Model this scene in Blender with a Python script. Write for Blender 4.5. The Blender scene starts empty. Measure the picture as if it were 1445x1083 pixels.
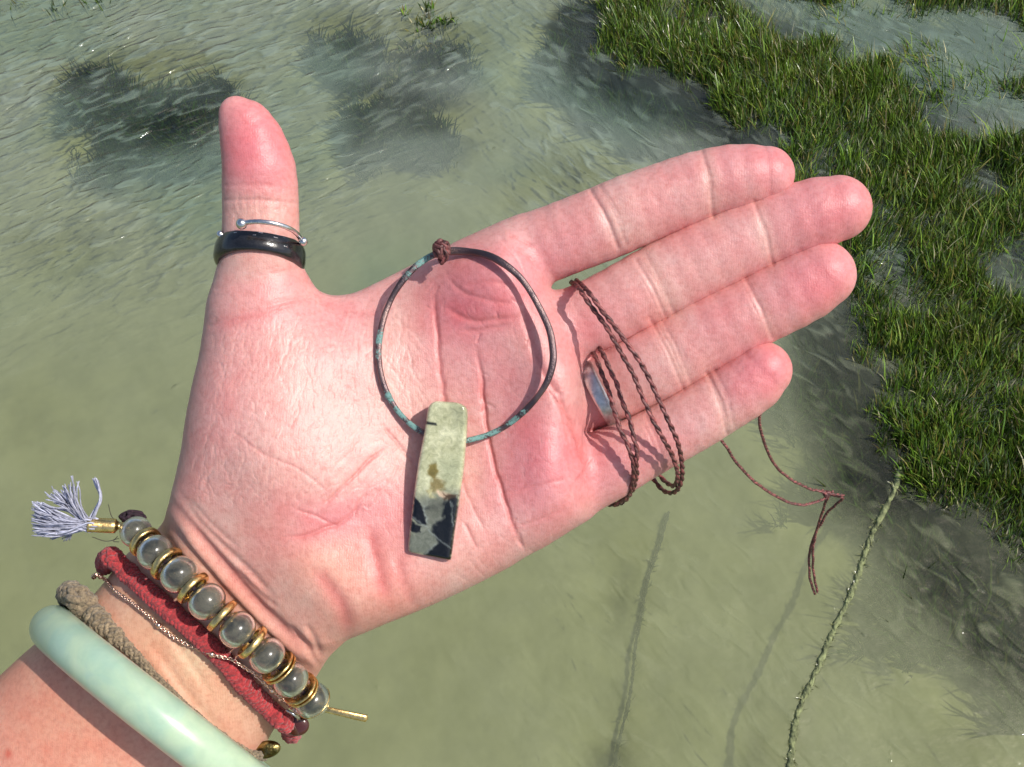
import bpy, math, random
import numpy as np
from mathutils import Vector, Matrix
random.seed(7); np.random.seed(7)
rng = np.random.default_rng(11)
scene = bpy.context.scene
COL = scene.collection
R_ = math.radians

# ---------------------------------------------------------------- camera, light, exposure
PITCH = 60.0          # degrees below the horizon
CAMH = 2.45           # metres above the water
FPX = 1500.0          # focal length in photo pixels (photo 1445 wide)
DIST = 243.0          # mm from the lens to the palm plane
cam_d = bpy.data.cameras.new('camera'); cam = bpy.data.objects.new('camera', cam_d); COL.objects.link(cam)
cam_d.sensor_fit = 'HORIZONTAL'; cam_d.sensor_width = 36.0; cam_d.lens = 36.0*FPX/1445.0
cam_d.clip_start = 0.01; cam_d.clip_end = 900
cam.location = (0, 0, CAMH); cam.rotation_euler = (R_(90-PITCH), 0, 0)
scene.camera = cam
p_ = R_(PITCH)
CR = np.array([1.0, 0, 0]); CU = np.array([0, math.sin(p_), math.cos(p_)]); CB = np.array([0, -math.cos(p_), math.sin(p_)])
CC = np.array([0, 0, CAMH])

Lc = np.array([0.56, 0.36, 0.80]); Lc /= np.linalg.norm(Lc)
Lw = CR*Lc[0] + CU*Lc[1] + CB*Lc[2]
sun_d = bpy.data.lights.new('sun', 'SUN'); sun = bpy.data.objects.new('sun', sun_d); COL.objects.link(sun)
sun_d.energy = 3.8; sun_d.angle = R_(0.53); sun_d.color = (1.0, 0.955, 0.89)
sun.rotation_euler = Vector(Lw).to_track_quat('Z', 'Y').to_euler()
sun.location = (3, -1, 6)
world = bpy.data.worlds.new('World'); scene.world = world; world.use_nodes = True
wn = world.node_tree.nodes; wl = world.node_tree.links
sky = wn.new('ShaderNodeTexSky'); sky.sky_type = 'NISHITA'; sky.sun_disc = False
sky.sun_elevation = math.asin(Lw[2]); sky.sun_rotation = math.atan2(Lw[0], Lw[1])
sky.air_density = 1.0; sky.dust_density = 2.5; sky.ozone_density = 1.0
bg = wn['Background']; bg.inputs['Strength'].default_value = 0.13
wl.new(sky.outputs[0], bg.inputs[0])
vs = scene.view_settings
vs.view_transform = 'Standard'; vs.look = 'None'; vs.exposure = 0.0; vs.gamma = 1.0; vs.use_curve_mapping = False
scene.cycles.max_bounces = 10; scene.cycles.transparent_max_bounces = 10
scene.cycles.caustics_reflective = False; scene.cycles.caustics_refractive = False

# ---------------------------------------------------------------- helpers
def pl(px, py, z=0.0):
    """a point of the hand frame in mm (x right, y up, z towards the lens) seen at photo position px, py"""
    s = (DIST - z)/FPX
    return np.array([(px-722.5)*s, -(py-541.5)*s, z])
def to_world(P):
    P = np.atleast_2d(np.asarray(P, float))
    return CC + ((P[:, 0:1]*CR) + (P[:, 1:2]*CU) + ((P[:, 2:3]-DIST)*CB))*0.001
def to_px(P):
    s = (DIST - P[:, 2])/FPX
    return P[:, 0]/s + 722.5, -P[:, 1]/s + 541.5
def ground(px, py, z=0.0):
    """where the sight line of px, py meets the level z (metres)"""
    px = np.asarray(px, float); py = np.asarray(py, float)
    d = ((px-722.5)/FPX)[..., None]*CR - ((py-541.5)/FPX)[..., None]*CU - CB
    t = (z-CAMH)/d[..., 2]
    return CC + d*t[..., None]

def tag(o, label=None, cat=None, group=None, kind=None):
    if label: o['label'] = label
    if cat: o['category'] = cat
    if group: o['group'] = group
    if kind: o['kind'] = kind
    return o
def empty(name, loc):
    o = bpy.data.objects.new(name, None); COL.objects.link(o); o.location = Vector(loc); o.empty_display_size = 0.01
    return o
def link_mesh(name, me, mat, parent=None):
    o = bpy.data.objects.new(name, me); COL.objects.link(o)
    if mat is not None and len(me.materials) == 0: me.materials.append(mat)
    if parent is not None:
        o.parent = parent; o.matrix_parent_inverse = Matrix.Identity(4)
        o.location = -Vector(parent.location)
    return o
def np_mesh(name, V, F, smooth=True):
    """V (n,3), F (m,k) all faces with the same number of corners, or a list of such arrays"""
    Fs = F if isinstance(F, list) else [F]
    Fs = [np.asarray(f, np.int32) for f in Fs if len(f)]
    me = bpy.data.meshes.new(name)
    me.vertices.add(len(V)); me.vertices.foreach_set('co', np.asarray(V, np.float32).ravel())
    idx = np.concatenate([f.ravel() for f in Fs]); tot = np.concatenate([np.full(len(f), f.shape[1], np.int32) for f in Fs])
    st = np.concatenate([[0], np.cumsum(tot)[:-1]]).astype(np.int32)
    me.loops.add(len(idx)); me.loops.foreach_set('vertex_index', idx)
    me.polygons.add(len(tot)); me.polygons.foreach_set('loop_start', st); me.polygons.foreach_set('loop_total', tot)
    me.polygons.foreach_set('use_smooth', np.full(len(tot), smooth))
    me.update(calc_edges=True); me.validate()
    return me
def vcol(me, name, C):
    a = me.attributes.new(name, 'FLOAT_COLOR', 'POINT')
    C = np.asarray(C, np.float32)
    if C.shape[1] == 3: C = np.hstack([C, np.ones((len(C), 1), np.float32)])
    a.data.foreach_set('color', C.ravel())
def vfloat(me, name, X):
    a = me.attributes.new(name, 'FLOAT', 'POINT'); a.data.foreach_set('value', np.asarray(X, np.float32))
def s2l(*c):
    c = np.asarray(c, float)/255.0
    return np.where(c <= 0.04045, c/12.92, ((c+0.055)/1.055)**2.4)

class Geo:
    """collects tubes, spheres and tori (hand frame, mm) into one mesh"""
    def __init__(s): s.V = []; s.Q = []; s.T = []; s.C = []; s.n = 0
    def add(s, V, Q=(), T=(), c=None):
        s.V.append(np.asarray(V, float)); 
        if len(Q): s.Q.append(np.asarray(Q)+s.n)
        if len(T): s.T.append(np.asarray(T)+s.n)
        s.C.append(np.tile(np.asarray(c if c is not None else (1, 1, 1), float), (len(V), 1)) if c is None or np.ndim(c) == 1 else np.asarray(c))
        s.n += len(V)
    def tube(s, P, r, n=8, c=None, flat=None, caps=True):
        P = np.asarray(P, float); m = len(P)
        T = np.gradient(P, axis=0); T /= np.linalg.norm(T, axis=1)[:, None]+1e-12
        up = np.array([0, 0, 1.0])
        A = np.cross(T, up); bad = np.linalg.norm(A, axis=1) < 1e-3; A[bad] = np.cross(T[bad], [0, 1, 0])
        A /= np.linalg.norm(A, axis=1)[:, None]
        # parallel transport
        for i in range(1, m):
            a = A[i-1] - T[i]*np.dot(A[i-1], T[i]); A[i] = a/(np.linalg.norm(a)+1e-12)
        B = np.cross(T, A)
        r = np.broadcast_to(np.asarray(r, float), (m,))
        fl = (1, 1) if flat is None else flat
        th = np.linspace(0, 2*math.pi, n, endpoint=False)
        V = P[:, None, :] + r[:, None, None]*(np.cos(th)[None, :, None]*A[:, None, :]*fl[0] + np.sin(th)[None, :, None]*B[:, None, :]*fl[1])
        V = V.reshape(-1, 3)
        i, j = np.meshgrid(np.arange(m-1), np.arange(n), indexing='ij'); j2 = (j+1) % n
        Q = np.stack([i*n+j, i*n+j2, (i+1)*n+j2, (i+1)*n+j], -1).reshape(-1, 4)
        Tt = []
        if caps:
            V = np.vstack([V, P[:1]-T[:1]*r[0]*0.5, P[-1:]+T[-1:]*r[-1]*0.5])
            jj = np.arange(n); Tt = np.vstack([np.stack([(jj+1) % n, jj, np.full(n, m*n)], -1),
                                              np.stack([(m-1)*n+jj, (m-1)*n+(jj+1) % n, np.full(n, m*n+1)], -1)])
        if c is not None and np.ndim(c) == 2:
            c = np.repeat(np.asarray(c), n, axis=0)
            if caps: c = np.vstack([c, c[:1], c[-1:]])
        s.add(V, Q, Tt, c)
    def ball(s, ctr, r, n=16, m=10, c=None, axes=None, disp=None):
        th = np.linspace(0, math.pi, m+1)[1:-1]; ph = np.linspace(0, 2*math.pi, n, endpoint=False)
        D = np.stack([np.sin(th)[:, None]*np.cos(ph), np.sin(th)[:, None]*np.sin(ph), np.repeat(np.cos(th)[:, None], n, 1)], -1).reshape(-1, 3)
        D = np.vstack([D, [[0, 0, 1], [0, 0, -1]]])
        V = D*np.asarray(r)
        if disp is not None: V = V*disp(D)[:, None]
        if axes is not None: V = V @ np.asarray(axes)
        V = V+ctr
        k = m-1; i, j = np.meshgrid(np.arange(k-1), np.arange(n), indexing='ij'); j2 = (j+1) % n
        Q = np.stack([i*n+j, (i+1)*n+j, (i+1)*n+j2, i*n+j2], -1).reshape(-1, 4)
        jj = np.arange(n)
        T = np.vstack([np.stack([np.full(n, k*n), jj, (jj+1) % n], -1), np.stack([np.full(n, k*n+1), (k-1)*n+(jj+1) % n, (k-1)*n+jj], -1)])
        s.add(V, Q, T, c)
    def loop(s, P, prof, frames, c=None):
        """closed sweep: prof (k,2) cross-section in the frame (A,B) of each of the m path points"""
        P = np.asarray(P); m = len(P); k = np.shape(prof)[-2]; A, B = frames
        prof = np.asarray(prof)
        if prof.ndim == 2: prof = np.broadcast_to(prof, (m, k, 2))
        V = (P[:, None] + prof[:, :, 0:1]*A[:, None] + prof[:, :, 1:2]*B[:, None]).reshape(-1, 3)
        i, j = np.meshgrid(np.arange(m), np.arange(k), indexing='ij'); i2 = (i+1) % m; j2 = (j+1) % k
        s.add(V, np.stack([i*k+j, i*k+j2, i2*k+j2, i2*k+j], -1).reshape(-1, 4), c=c)
    def build(s, name, mat, parent=None, world=True, smooth=True, colors=True):
        V = np.vstack(s.V); V = to_world(V) if world else V
        F = []
        if s.Q: F.append(np.vstack(s.Q))
        if s.T: F.append(np.vstack(s.T))
        me = np_mesh(name, V, F, smooth)
        if colors and len(me.vertices) == len(V): vcol(me, 'tint', np.vstack(s.C))
        return link_mesh(name, me, mat, parent)

def spline(pts, n):
    """Catmull-Rom through pts (any columns), n samples evenly spaced by the first three columns"""
    P = np.asarray(pts, float); Q = np.vstack([2*P[0]-P[1], P, 2*P[-1]-P[-2]])
    out = []
    for i in range(len(P)-1):
        t = np.linspace(0, 1, 24, endpoint=False)[:, None]
        a, b, c, d = Q[i], Q[i+1], Q[i+2], Q[i+3]
        out.append(0.5*((2*b)+(-a+c)*t+(2*a-5*b+4*c-d)*t**2+(-a+3*b-3*c+d)*t**3))
    out.append(P[-1:]); S = np.vstack(out)
    L = np.concatenate([[0], np.cumsum(np.linalg.norm(np.diff(S[:, :3], axis=0), axis=1))])
    t = np.linspace(0, L[-1], n)
    return np.stack([np.interp(t, L, S[:, k]) for k in range(S.shape[1])], -1)
def closed_spline(pts, n):
    P = np.asarray(pts, float); k = len(P); out = []
    for i in range(k):
        t = np.linspace(0, 1, 24, endpoint=False)[:, None]
        a, b, c, d = P[i-1], P[i], P[(i+1) % k], P[(i+2) % k]
        out.append(0.5*((2*b)+(-a+c)*t+(2*a-5*b+4*c-d)*t**2+(-a+3*b-3*c+d)*t**3))
    out.append(P[:1]); S = np.vstack(out); L = np.concatenate([[0], np.cumsum(np.linalg.norm(np.diff(S[:, :3], axis=0), axis=1))])
    t = np.linspace(0, L[-1], n, endpoint=False)
    return np.stack([np.interp(t, L, S[:, q]) for q in range(S.shape[1])], -1)
def frames_of(P, closed=False, up=(0, 0, 1)):
    P = np.asarray(P)
    T = (np.roll(P, -1, 0)-np.roll(P, 1, 0)) if closed else np.gradient(P, axis=0)
    T /= np.linalg.norm(T, axis=1)[:, None]+1e-12
    A = np.cross(T, np.asarray(up, float)); A /= np.linalg.norm(A, axis=1)[:, None]+1e-12
    return T, A, np.cross(A, T)
def smooth(a, b, x):
    t = np.clip((x-a)/(b-a), 0, 1); return t*t*(3-2*t)
def blur(M, s):
    """gaussian blur, edges held"""
    r = int(3*s)+1; k = np.exp(-0.5*(np.arange(-r, r+1)/s)**2); k /= k.sum()
    for ax in (0, 1):
        n = M.shape[ax]; P = np.pad(M, [(r, r) if a == ax else (0, 0) for a in (0, 1)], mode='edge')
        N = n+2*r; L = 1 << int(math.ceil(math.log2(N+2*r+1)))
        K = np.fft.rfft(k, L); sh = [1, 1]; sh[ax] = -1
        Y = np.fft.irfft(np.fft.rfft(P, L, axis=ax)*K.reshape(sh), L, axis=ax)
        M = np.take(Y, np.arange(2*r, 2*r+n), axis=ax)
    return M
def bil(M, x, y):
    h, w = M.shape[:2]; x = np.clip(x, 0, w-1.001); y = np.clip(y, 0, h-1.001)
    i = x.astype(int); j = y.astype(int); fx = x-i; fy = y-j
    if M.ndim == 3: fx = fx[:, None]; fy = fy[:, None]
    return (M[j, i]*(1-fx)+M[j, i+1]*fx)*(1-fy)+(M[j+1, i]*(1-fx)+M[j+1, i+1]*fx)*fy
def seg_dist(X, Y, pts, closed=False):
    P = np.asarray(pts, float); best = np.full(X.shape, 1e9)
    rngk = len(P) if closed else len(P)-1
    for i in range(rngk):
        a = P[i, :2]; b = P[(i+1) % len(P), :2]; d = b-a; L = d@d+1e-12
        t = np.clip(((X-a[0])*d[0]+(Y-a[1])*d[1])/L, 0, 1)
        best = np.minimum(best, (X-a[0]-t*d[0])**2+(Y-a[1]-t*d[1])**2)
    return np.sqrt(best)
def inside(X, Y, pts):
    P = np.asarray(pts, float); c = np.zeros(X.shape, bool); j = len(P)-1
    for i in range(len(P)):
        xi, yi = P[i, :2]; xj, yj = P[j, :2]
        if yi != yj:
            c ^= ((yi > Y) != (yj > Y)) & (X < (xj-xi)*(Y-yi)/(yj-yi)+xi)
        j = i
    return c
def noise2(h, w, cell, seed, oct=3, ax=1.0, ang=0.0):
    """smooth value noise in -1..1; ax stretches it along ang (degrees)"""
    r = np.random.default_rng(seed); Y, X = np.mgrid[0:h, 0:w].astype(float)
    ca, sa = math.cos(R_(ang)), math.sin(R_(ang))
    U = (X*ca+Y*sa)/ax; W = -X*sa+Y*ca
    U -= U.min(); W -= W.min()
    out = 0; amp = 1; tot = 0
    for o in range(oct):
        c = cell/2**o
        g = r.uniform(-1, 1, (int(W.max()/c)+3, int(U.max()/c)+3))
        x = U/c; y = W/c; i = x.astype(int); j = y.astype(int); fx = x-i; fy = y-j
        fx = fx*fx*(3-2*fx); fy = fy*fy*(3-2*fy)
        out = out+amp*((g[j, i]*(1-fx)+g[j, i+1]*fx)*(1-fy)+(g[j+1, i]*(1-fx)+g[j+1, i+1]*fx)*fy)
        tot += amp; amp *= 0.55
    return out/tot*1.4

# ---------------------------------------------------------------- materials
def new_mat(name):
    m = bpy.data.materials.new(name); m.use_nodes = True
    n = m.node_tree.nodes; l = m.node_tree.links
    return m, n, l, n['Principled BSDF']
def node(n, t, **kw):
    x = n.new(t)
    for k, v in kw.items():
        if k.startswith('i_'):
            key = k[2:]; key = int(key) if key.isdigit() else key.replace('_', ' ')
            x.inputs[key].default_value = v
        else: setattr(x, k, v)
    return x
def mixc(n, l, a, b, f, mode='MIX'):
    x = n.new('ShaderNodeMix'); x.data_type = 'RGBA'; x.blend_type = mode
    for s, v in ((0, f), (6, a), (7, b)):
        if hasattr(v, 'is_output') or isinstance(v, bpy.types.NodeSocket): l.new(v, x.inputs[s])
        elif s == 0: x.inputs[s].default_value = v
        else: x.inputs[s].default_value = (*v, 1) if len(v) == 3 else v
    return x.outputs[2]
def math_(n, l, op, a, b=0.0, c=None, clamp=False):
    x = n.new('ShaderNodeMath'); x.operation = op; x.use_clamp = clamp
    for i, v in enumerate((a, b) if c is None else (a, b, c)):
        if isinstance(v, bpy.types.NodeSocket): l.new(v, x.inputs[i])
        else: x.inputs[i].default_value = v
    return x.outputs[0]
def ramp(n, l, src, a, b):
    x = n.new('ShaderNodeMapRange'); x.interpolation_type = 'SMOOTHSTEP'; l.new(src, x.inputs[0]); x.inputs[1].default_value = a; x.inputs[2].default_value = b
    return x.outputs[0]
def coords(n, l, scale=(1, 1, 1), rot=(0, 0, 0), kind='Object'):
    t = n.new('ShaderNodeTexCoord'); m = n.new('ShaderNodeMapping'); l.new(t.outputs[kind], m.inputs[0])
    m.inputs['Scale'].default_value = scale; m.inputs['Rotation'].default_value = rot
    return m.outputs[0]
def noise(n, l, vec, scale, detail=3, rough=0.55, dist=0.0):
    x = n.new('ShaderNodeTexNoise'); l.new(vec, x.inputs['Vector']); x.inputs['Scale'].default_value = scale
    x.inputs['Detail'].default_value = detail; x.inputs['Roughness'].default_value = rough; x.inputs['Distortion'].default_value = dist
    return x.outputs[0]
def bump(n, l, h, dist, strength=1.0, prev=None):
    x = n.new('ShaderNodeBump'); l.new(h, x.inputs['Height']); x.inputs['Distance'].default_value = dist; x.inputs['Strength'].default_value = strength
    if prev is not None: l.new(prev, x.inputs['Normal'])
    return x.outputs[0]
def attr(n, name):
    x = n.new('ShaderNodeAttribute'); x.attribute_name = name; return x

def mat_simple(name, col, rough=0.5, metal=0.0, var=0.15, vscale=400, bscale=900, bdist=0.0001, tint=False, sub=0.0, subr=0.001, spec=0.5, coat=0.0, sheen=0.0):
    m, n, l, b = new_mat(name)
    v = coords(n, l)
    f = noise(n, l, v, vscale, 4)
    dark = tuple(c*(1-var*1.6) for c in col); lite = tuple(min(1, c*(1+var)) for c in col)
    c = mixc(n, l, dark, lite, ramp(n, l, f, 0.3, 0.7))
    if tint: c = mixc(n, l, c, attr(n, 'tint').outputs['Color'], 1.0, 'MULTIPLY')
    l.new(c, b.inputs['Base Color'])
    b.inputs['Metallic'].default_value = metal; b.inputs['Specular IOR Level'].default_value = spec
    rr = n.new('ShaderNodeMapRange'); l.new(f, rr.inputs[0]); rr.inputs[3].default_value = max(0.02, rough-0.1); rr.inputs[4].default_value = rough+0.1
    l.new(rr.outputs[0], b.inputs['Roughness'])
    if bdist: l.new(bump(n, l, noise(n, l, v, bscale, 3), bdist), b.inputs['Normal'])
    if sub: b.inputs['Subsurface Weight'].default_value = sub; b.inputs['Subsurface Scale'].default_value = subr; b.inputs['Subsurface Radius'].default_value = (1, 0.8, 0.6)
    if coat: b.inputs['Coat Weight'].default_value = coat; b.inputs['Coat Roughness'].default_value = 0.08
    if sheen: b.inputs['Sheen Weight'].default_value = sheen
    return m
# ---------------------------------------------------------------- seabed, water, weeds
def gpoly(pts): return ground([p[0] for p in pts], [p[1] for p in pts])[:, :2]
# patch outlines as they lie on the bay floor (sight lines met with the water level)
BED_MAIN = [(822, 78), (836, 40), (860, 14), (900, 2), (940, -6), (990, 0), (1010, 18), (1060, 26), (1110, 45), (1160, 58), (1215, 78), (1248, 100), (1275, 130), (1310, 150), (1340, 195), (1382, 232), (1425, 280), (1430, 330), (1400, 385), (1410, 420), (1460, 440), (1560, 470), (1640, 800), (1460, 835), (1400, 812), (1362, 765), (1318, 715), (1292, 650), (1252, 590), (1228, 520), (1190, 492), (1150, 458), (1120, 420), (1098, 360), (1104, 250), (1074, 190), (1052, 152), (1004, 128), (950, 122), (915, 108), (868, 96)]
BED_SUB = [(740, 20), (765, 70), (800, 120), (870, 160), (950, 185), (1010, 210), (1060, 300), (1080, 400), (1105, 470), (1130, 560), (1165, 640), (1185, 700), (1230, 760), (1290, 830), (1340, 890), (1400, 960), (1500, 1020), (1700, 1000), (1640, 400), (1500, 250), (1420, 160), (1330, 120), (1200, 70), (1050, 0), (900, -20), (800, -10)]
TUFTS = {'far right tufts': [(1205, 5), (1240, -30), (1500, -30), (1560, 60), (1440, 45), (1400, 30), (1340, 38), (1290, 42), (1230, 34)],
         'small clump': [(1412, 120), (1440, 108), (1500, 112), (1500, 150), (1430, 146)],
         'mid right clump': [(1375, 235), (1405, 205), (1440, 188), (1520, 190), (1530, 300), (1440, 290), (1400, 262)],
         'lower clump': [(1395, 470), (1440, 445), (1500, 450), (1510, 560), (1430, 540)]}
PATCH = [([(78, 108), (96, 88), (150, 74), (235, 66), (300, 78), (345, 112), (350, 150), (300, 196), (225, 222), (150, 242), (88, 226), (62, 205), (84, 160)], 26, .95),
         ([(425, 30), (470, 10), (640, 25), (690, 55), (680, 90), (640, 110), (560, 112), (460, 80)], 24, .7),
         ([(468, 125), (540, 108), (600, 128), (668, 158), (640, 205), (560, 196), (490, 215)], 24, .75),
         ([(0, 330), (120, 310), (170, 345), (120, 385), (20, 392)], 30, .3), ([(640, 150), (700, 190), (650, 250), (610, 210)], 26, .35),
         ([(710, 260), (800, 215), (900, 230), (820, 280), (720, 300)], 26, .4), ([(840, 1040), (900, 1000), (905, 1120), (850, 1130)], 22, .6),
         ([(890, 740), (930, 740), (925, 900), (900, 1000), (870, 1000)], 20, .35), ([(1050, 1020), (1110, 1000), (1120, 1110), (1050, 1110)], 20, .4), ([(1330, 1000), (1400, 960), (1445, 1100), (1340, 1100)], 30, .3), ([(560, 930), (640, 940), (640, 980), (560, 985)], 30, .12), ([(0, 560), (60, 540), (80, 620), (0, 640)], 40, .25)]
def world_mask(X, Y, poly, soft_px):
    P = gpoly(poly); d = seg_dist(X, Y, P, True); d = np.where(inside(X, Y, P), d, -d)
    s = soft_px*0.0019
    return smooth(-s, s, d)
near = np.arange(-2.6, 3.4, 0.015); ny_ = np.arange(-0.4, 4.6, 0.015)
ax_ = np.concatenate([[-400, -120, -40, -14, -6, -3.5], near, [4, 6, 14, 40, 120, 400]]); ay_ = np.concatenate([[-400, -120, -40, -14, -5, -1.5], ny_, [5.2, 7, 14, 40, 120, 400]])
WX, WY = np.meshgrid(ax_, ay_); nh, nw = WX.shape
nz1 = noise2(nh, nw, 34, 41, 5); nz2 = noise2(nh, nw, 9, 42, 4); nz3 = noise2(nh, nw, 60, 43, 3)
wob = (nz2*0.03+nz1*0.05)
main_m = world_mask(WX+wob, WY+wob*.7, BED_MAIN, 10); sub_m = world_mask(WX+wob*1.2, WY-wob, BED_SUB, 34)
weed = np.clip(sub_m*(0.85+.25*nz2), 0, 1)
for poly, s, a in PATCH: weed = np.maximum(weed, world_mask(WX+wob, WY+wob, poly, s*1.3)*a*np.clip(.88+.35*nz2+.12*nz1, 0, 1.2))
weed = np.clip(weed+0.10*np.clip(nz1-.25, 0, 1), 0, 1)
# the open right-hand channel is pale again
chan = world_mask(WX+wob*2, WY+wob*2, [(1270, 60), (1400, 60), (1460, 100), (1420, 190), (1380, 210), (1420, 320), (1450, 400), (1400, 400), (1385, 330), (1360, 240), (1320, 190), (1290, 130), (1240, 70)], 26)
weed = weed*(1-.55*chan*(1-main_m))
bank = main_m
i, j = np.meshgrid(np.arange(nh-1), np.arange(nw-1), indexing='ij')
GQ = np.stack([i*nw+j, i*nw+j+1, (i+1)*nw+j+1, (i+1)*nw+j], -1).reshape(-1, 4)
ZB = -0.17+0.012*nz1+0.006*nz2+0.10*bank+0.02*weed
far = (np.abs(WX) > 3.6) | (WY > 4.7) | (WY < -0.5)
ZB = np.where(far, -0.19, ZB)
me = np_mesh('seabed', np.stack([WX, WY, ZB], -1).reshape(-1, 3), GQ); vfloat(me, 'weed', np.where(far, .15, weed).ravel())
m, n, l, b = new_mat('silty_bed'); v = coords(n, l)
f = noise(n, l, v, 9, 5); f2 = noise(n, l, v, 60, 4, .65, .6)
c = mixc(n, l, (.30, .29, .135), (.42, .40, .20), ramp(n, l, f, .3, .7))
w_ = attr(n, 'weed').outputs['Fac']
wk = math_(n, l, 'ADD', w_, math_(n, l, 'MULTIPLY', math_(n, l, 'SUBTRACT', f2, .5), math_(n, l, 'MULTIPLY', w_, .9)), clamp=True)
c = mixc(n, l, c, mixc(n, l, (.014, .020, .017), (.045, .047, .032), ramp(n, l, f2, .45, .7)), ramp(n, l, wk, .08, .8))
l.new(c, b.inputs['Base Color']); b.inputs['Roughness'].default_value = .95; b.inputs['Specular IOR Level'].default_value = .1
tag(link_mesh('seabed', me, m), kind='structure')

# water: a thin turbid layer over the bed, rippled
me = np_mesh('water', np.stack([WX[::4, ::4], WY[::4, ::4], np.zeros_like(WX[::4, ::4])], -1).reshape(-1, 3), (lambda a, b_: np.stack([a*WX[::4, ::4].shape[1]+b_, a*WX[::4, ::4].shape[1]+b_+1, (a+1)*WX[::4, ::4].shape[1]+b_+1, (a+1)*WX[::4, ::4].shape[1]+b_], -1).reshape(-1, 4))(*np.meshgrid(np.arange(WX[::4, ::4].shape[0]-1), np.arange(WX[::4, ::4].shape[1]-1), indexing='ij')))
vfloat(me, 'weed', np.where(far, .1, weed)[::4, ::4].ravel())
m = bpy.data.materials.new('bay_water'); m.use_nodes = True; n = m.node_tree.nodes; l = m.node_tree.links; n.clear()
out = n.new('ShaderNodeOutputMaterial')
tc = n.new('ShaderNodeTexCoord'); P0 = tc.outputs['Object']
# slow warp so that ripple crests wander
wn_ = n.new('ShaderNodeTexNoise'); l.new(P0, wn_.inputs['Vector']); wn_.inputs['Scale'].default_value = 1.3; wn_.inputs['Detail'].default_value = 2
sv = n.new('ShaderNodeVectorMath'); sv.operation = 'SCALE'; l.new(wn_.outputs['Color'], sv.inputs[0]); sv.inputs['Scale'].default_value = .16
av = n.new('ShaderNodeVectorMath'); av.operation = 'ADD'; l.new(P0, av.inputs[0]); l.new(sv.outputs[0], av.inputs[1])
def rip(rot, sx, sy, scale, det=3, rough=.5, dist=.4):
    m0 = n.new('ShaderNodeMapping'); l.new(av.outputs[0], m0.inputs[0]); m0.inputs['Rotation'].default_value = (0, 0, R_(rot))
    mp = n.new('ShaderNodeMapping'); l.new(m0.outputs[0], mp.inputs[0]); mp.inputs['Scale'].default_value = (sx, sy, 1)
    return noise(n, l, mp.outputs[0], scale, det, rough, dist)
sepx = n.new('ShaderNodeSeparateXYZ'); l.new(P0, sepx.inputs[0])
leftness = ramp(n, l, sepx.outputs[0], .35, -.5)     # two trains of ripples cross the bay
ra = rip(-27, .34, 1, 40, 1, .35, .7); rb = rip(42, .42, 1, 30, 1, .4, .8); rc = rip(12, .6, 1, 90, 2); rd = rip(48, .6, 1, 8, 2)
leftm = ramp(n, l, math_(n, l, 'ADD', sepx.outputs[1], math_(n, l, 'MULTIPLY', sepx.outputs[0], -.55)), 2.0, 2.75)
h = math_(n, l, 'ADD', math_(n, l, 'MULTIPLY', math_(n, l, 'ADD', math_(n, l, 'MULTIPLY', math_(n, l, 'SUBTRACT', ra, .5), math_(n, l, 'ADD', .22, math_(n, l, 'MULTIPLY', leftm, .9))), .5), leftness), math_(n, l, 'MULTIPLY', rb, math_(n, l, 'SUBTRACT', 1.0, leftness)))
gust = noise(n, l, P0, 1.3, 2)
calm = math_(n, l, 'SUBTRACT', 1.0, ramp(n, l, math_(n, l, 'ADD', sepx.outputs[1], math_(n, l, 'MULTIPLY', sepx.outputs[0], -.25)), .95, 2.0))
weedf = attr(n, 'weed').outputs['Fac']
amp = math_(n, l, 'ADD', math_(n, l, 'MULTIPLY', ramp(n, l, gust, .35, .62), .6), .5)
amp = math_(n, l, 'MULTIPLY', amp, math_(n, l, 'SUBTRACT', 1.0, math_(n, l, 'MULTIPLY', math_(n, l, 'MULTIPLY', calm, math_(n, l, 'SUBTRACT', 1.0, weedf)), .72)))
hh = math_(n, l, 'ADD', math_(n, l, 'MULTIPLY', h, amp), math_(n, l, 'ADD', math_(n, l, 'MULTIPLY', rc, .08), math_(n, l, 'MULTIPLY', rd, .55)))
spk = math_(n, l, 'MULTIPLY', ramp(n, l, noise(n, l, P0, 14, 2), .745, .79), noise(n, l, P0, 260, 2))
hh = math_(n, l, 'ADD', hh, math_(n, l, 'MULTIPLY', spk, .3))
bp = n.new('ShaderNodeBump'); l.new(hh, bp.inputs['Height']); bp.inputs['Distance'].default_value = 0.0165
cloud = noise(n, l, P0, 3.0, 5, .6)
df = n.new('ShaderNodeBsdfDiffuse'); l.new(bp.outputs[0], df.inputs['Normal'])
yb = ramp(n, l, sepx.outputs[1], .8, 2.6)  # far water: bluish sky reflection mixed into the murk colour
mc = mixc(n, l, mixc(n, l, (.25, .272, .15), (.295, .318, .185), ramp(n, l, cloud, .3, .7)), (.265, .315, .265), math_(n, l, 'MULTIPLY', yb, .9))
teal = math_(n, l, 'MULTIPLY', ramp(n, l, noise(n, l, P0, 1.15, 2, .5, .3), .46, .62), ramp(n, l, sepx.outputs[1], .9, 1.9))
mc = mixc(n, l, mc, (.17, .245, .185), math_(n, l, 'MULTIPLY', teal, .75))
l.new(mc, df.inputs['Color'])
tr = n.new('ShaderNodeBsdfTransparent'); tr.inputs['Color'].default_value = (.86, .92, .80, 1)
m1 = n.new('ShaderNodeMixShader')
crest = math_(n, l, 'MULTIPLY', ramp(n, l, h, .50, .74), amp)  # bright ripple lines painted in by thickening the pale murk on crests
mk = math_(n, l, 'SUBTRACT', math_(n, l, 'ADD', .50, math_(n, l, 'MULTIPLY', crest, math_(n, l, 'ADD', .22, math_(n, l, 'MULTIPLY', weedf, .16)))), math_(n, l, 'MULTIPLY', weedf, .46), clamp=True)
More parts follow.
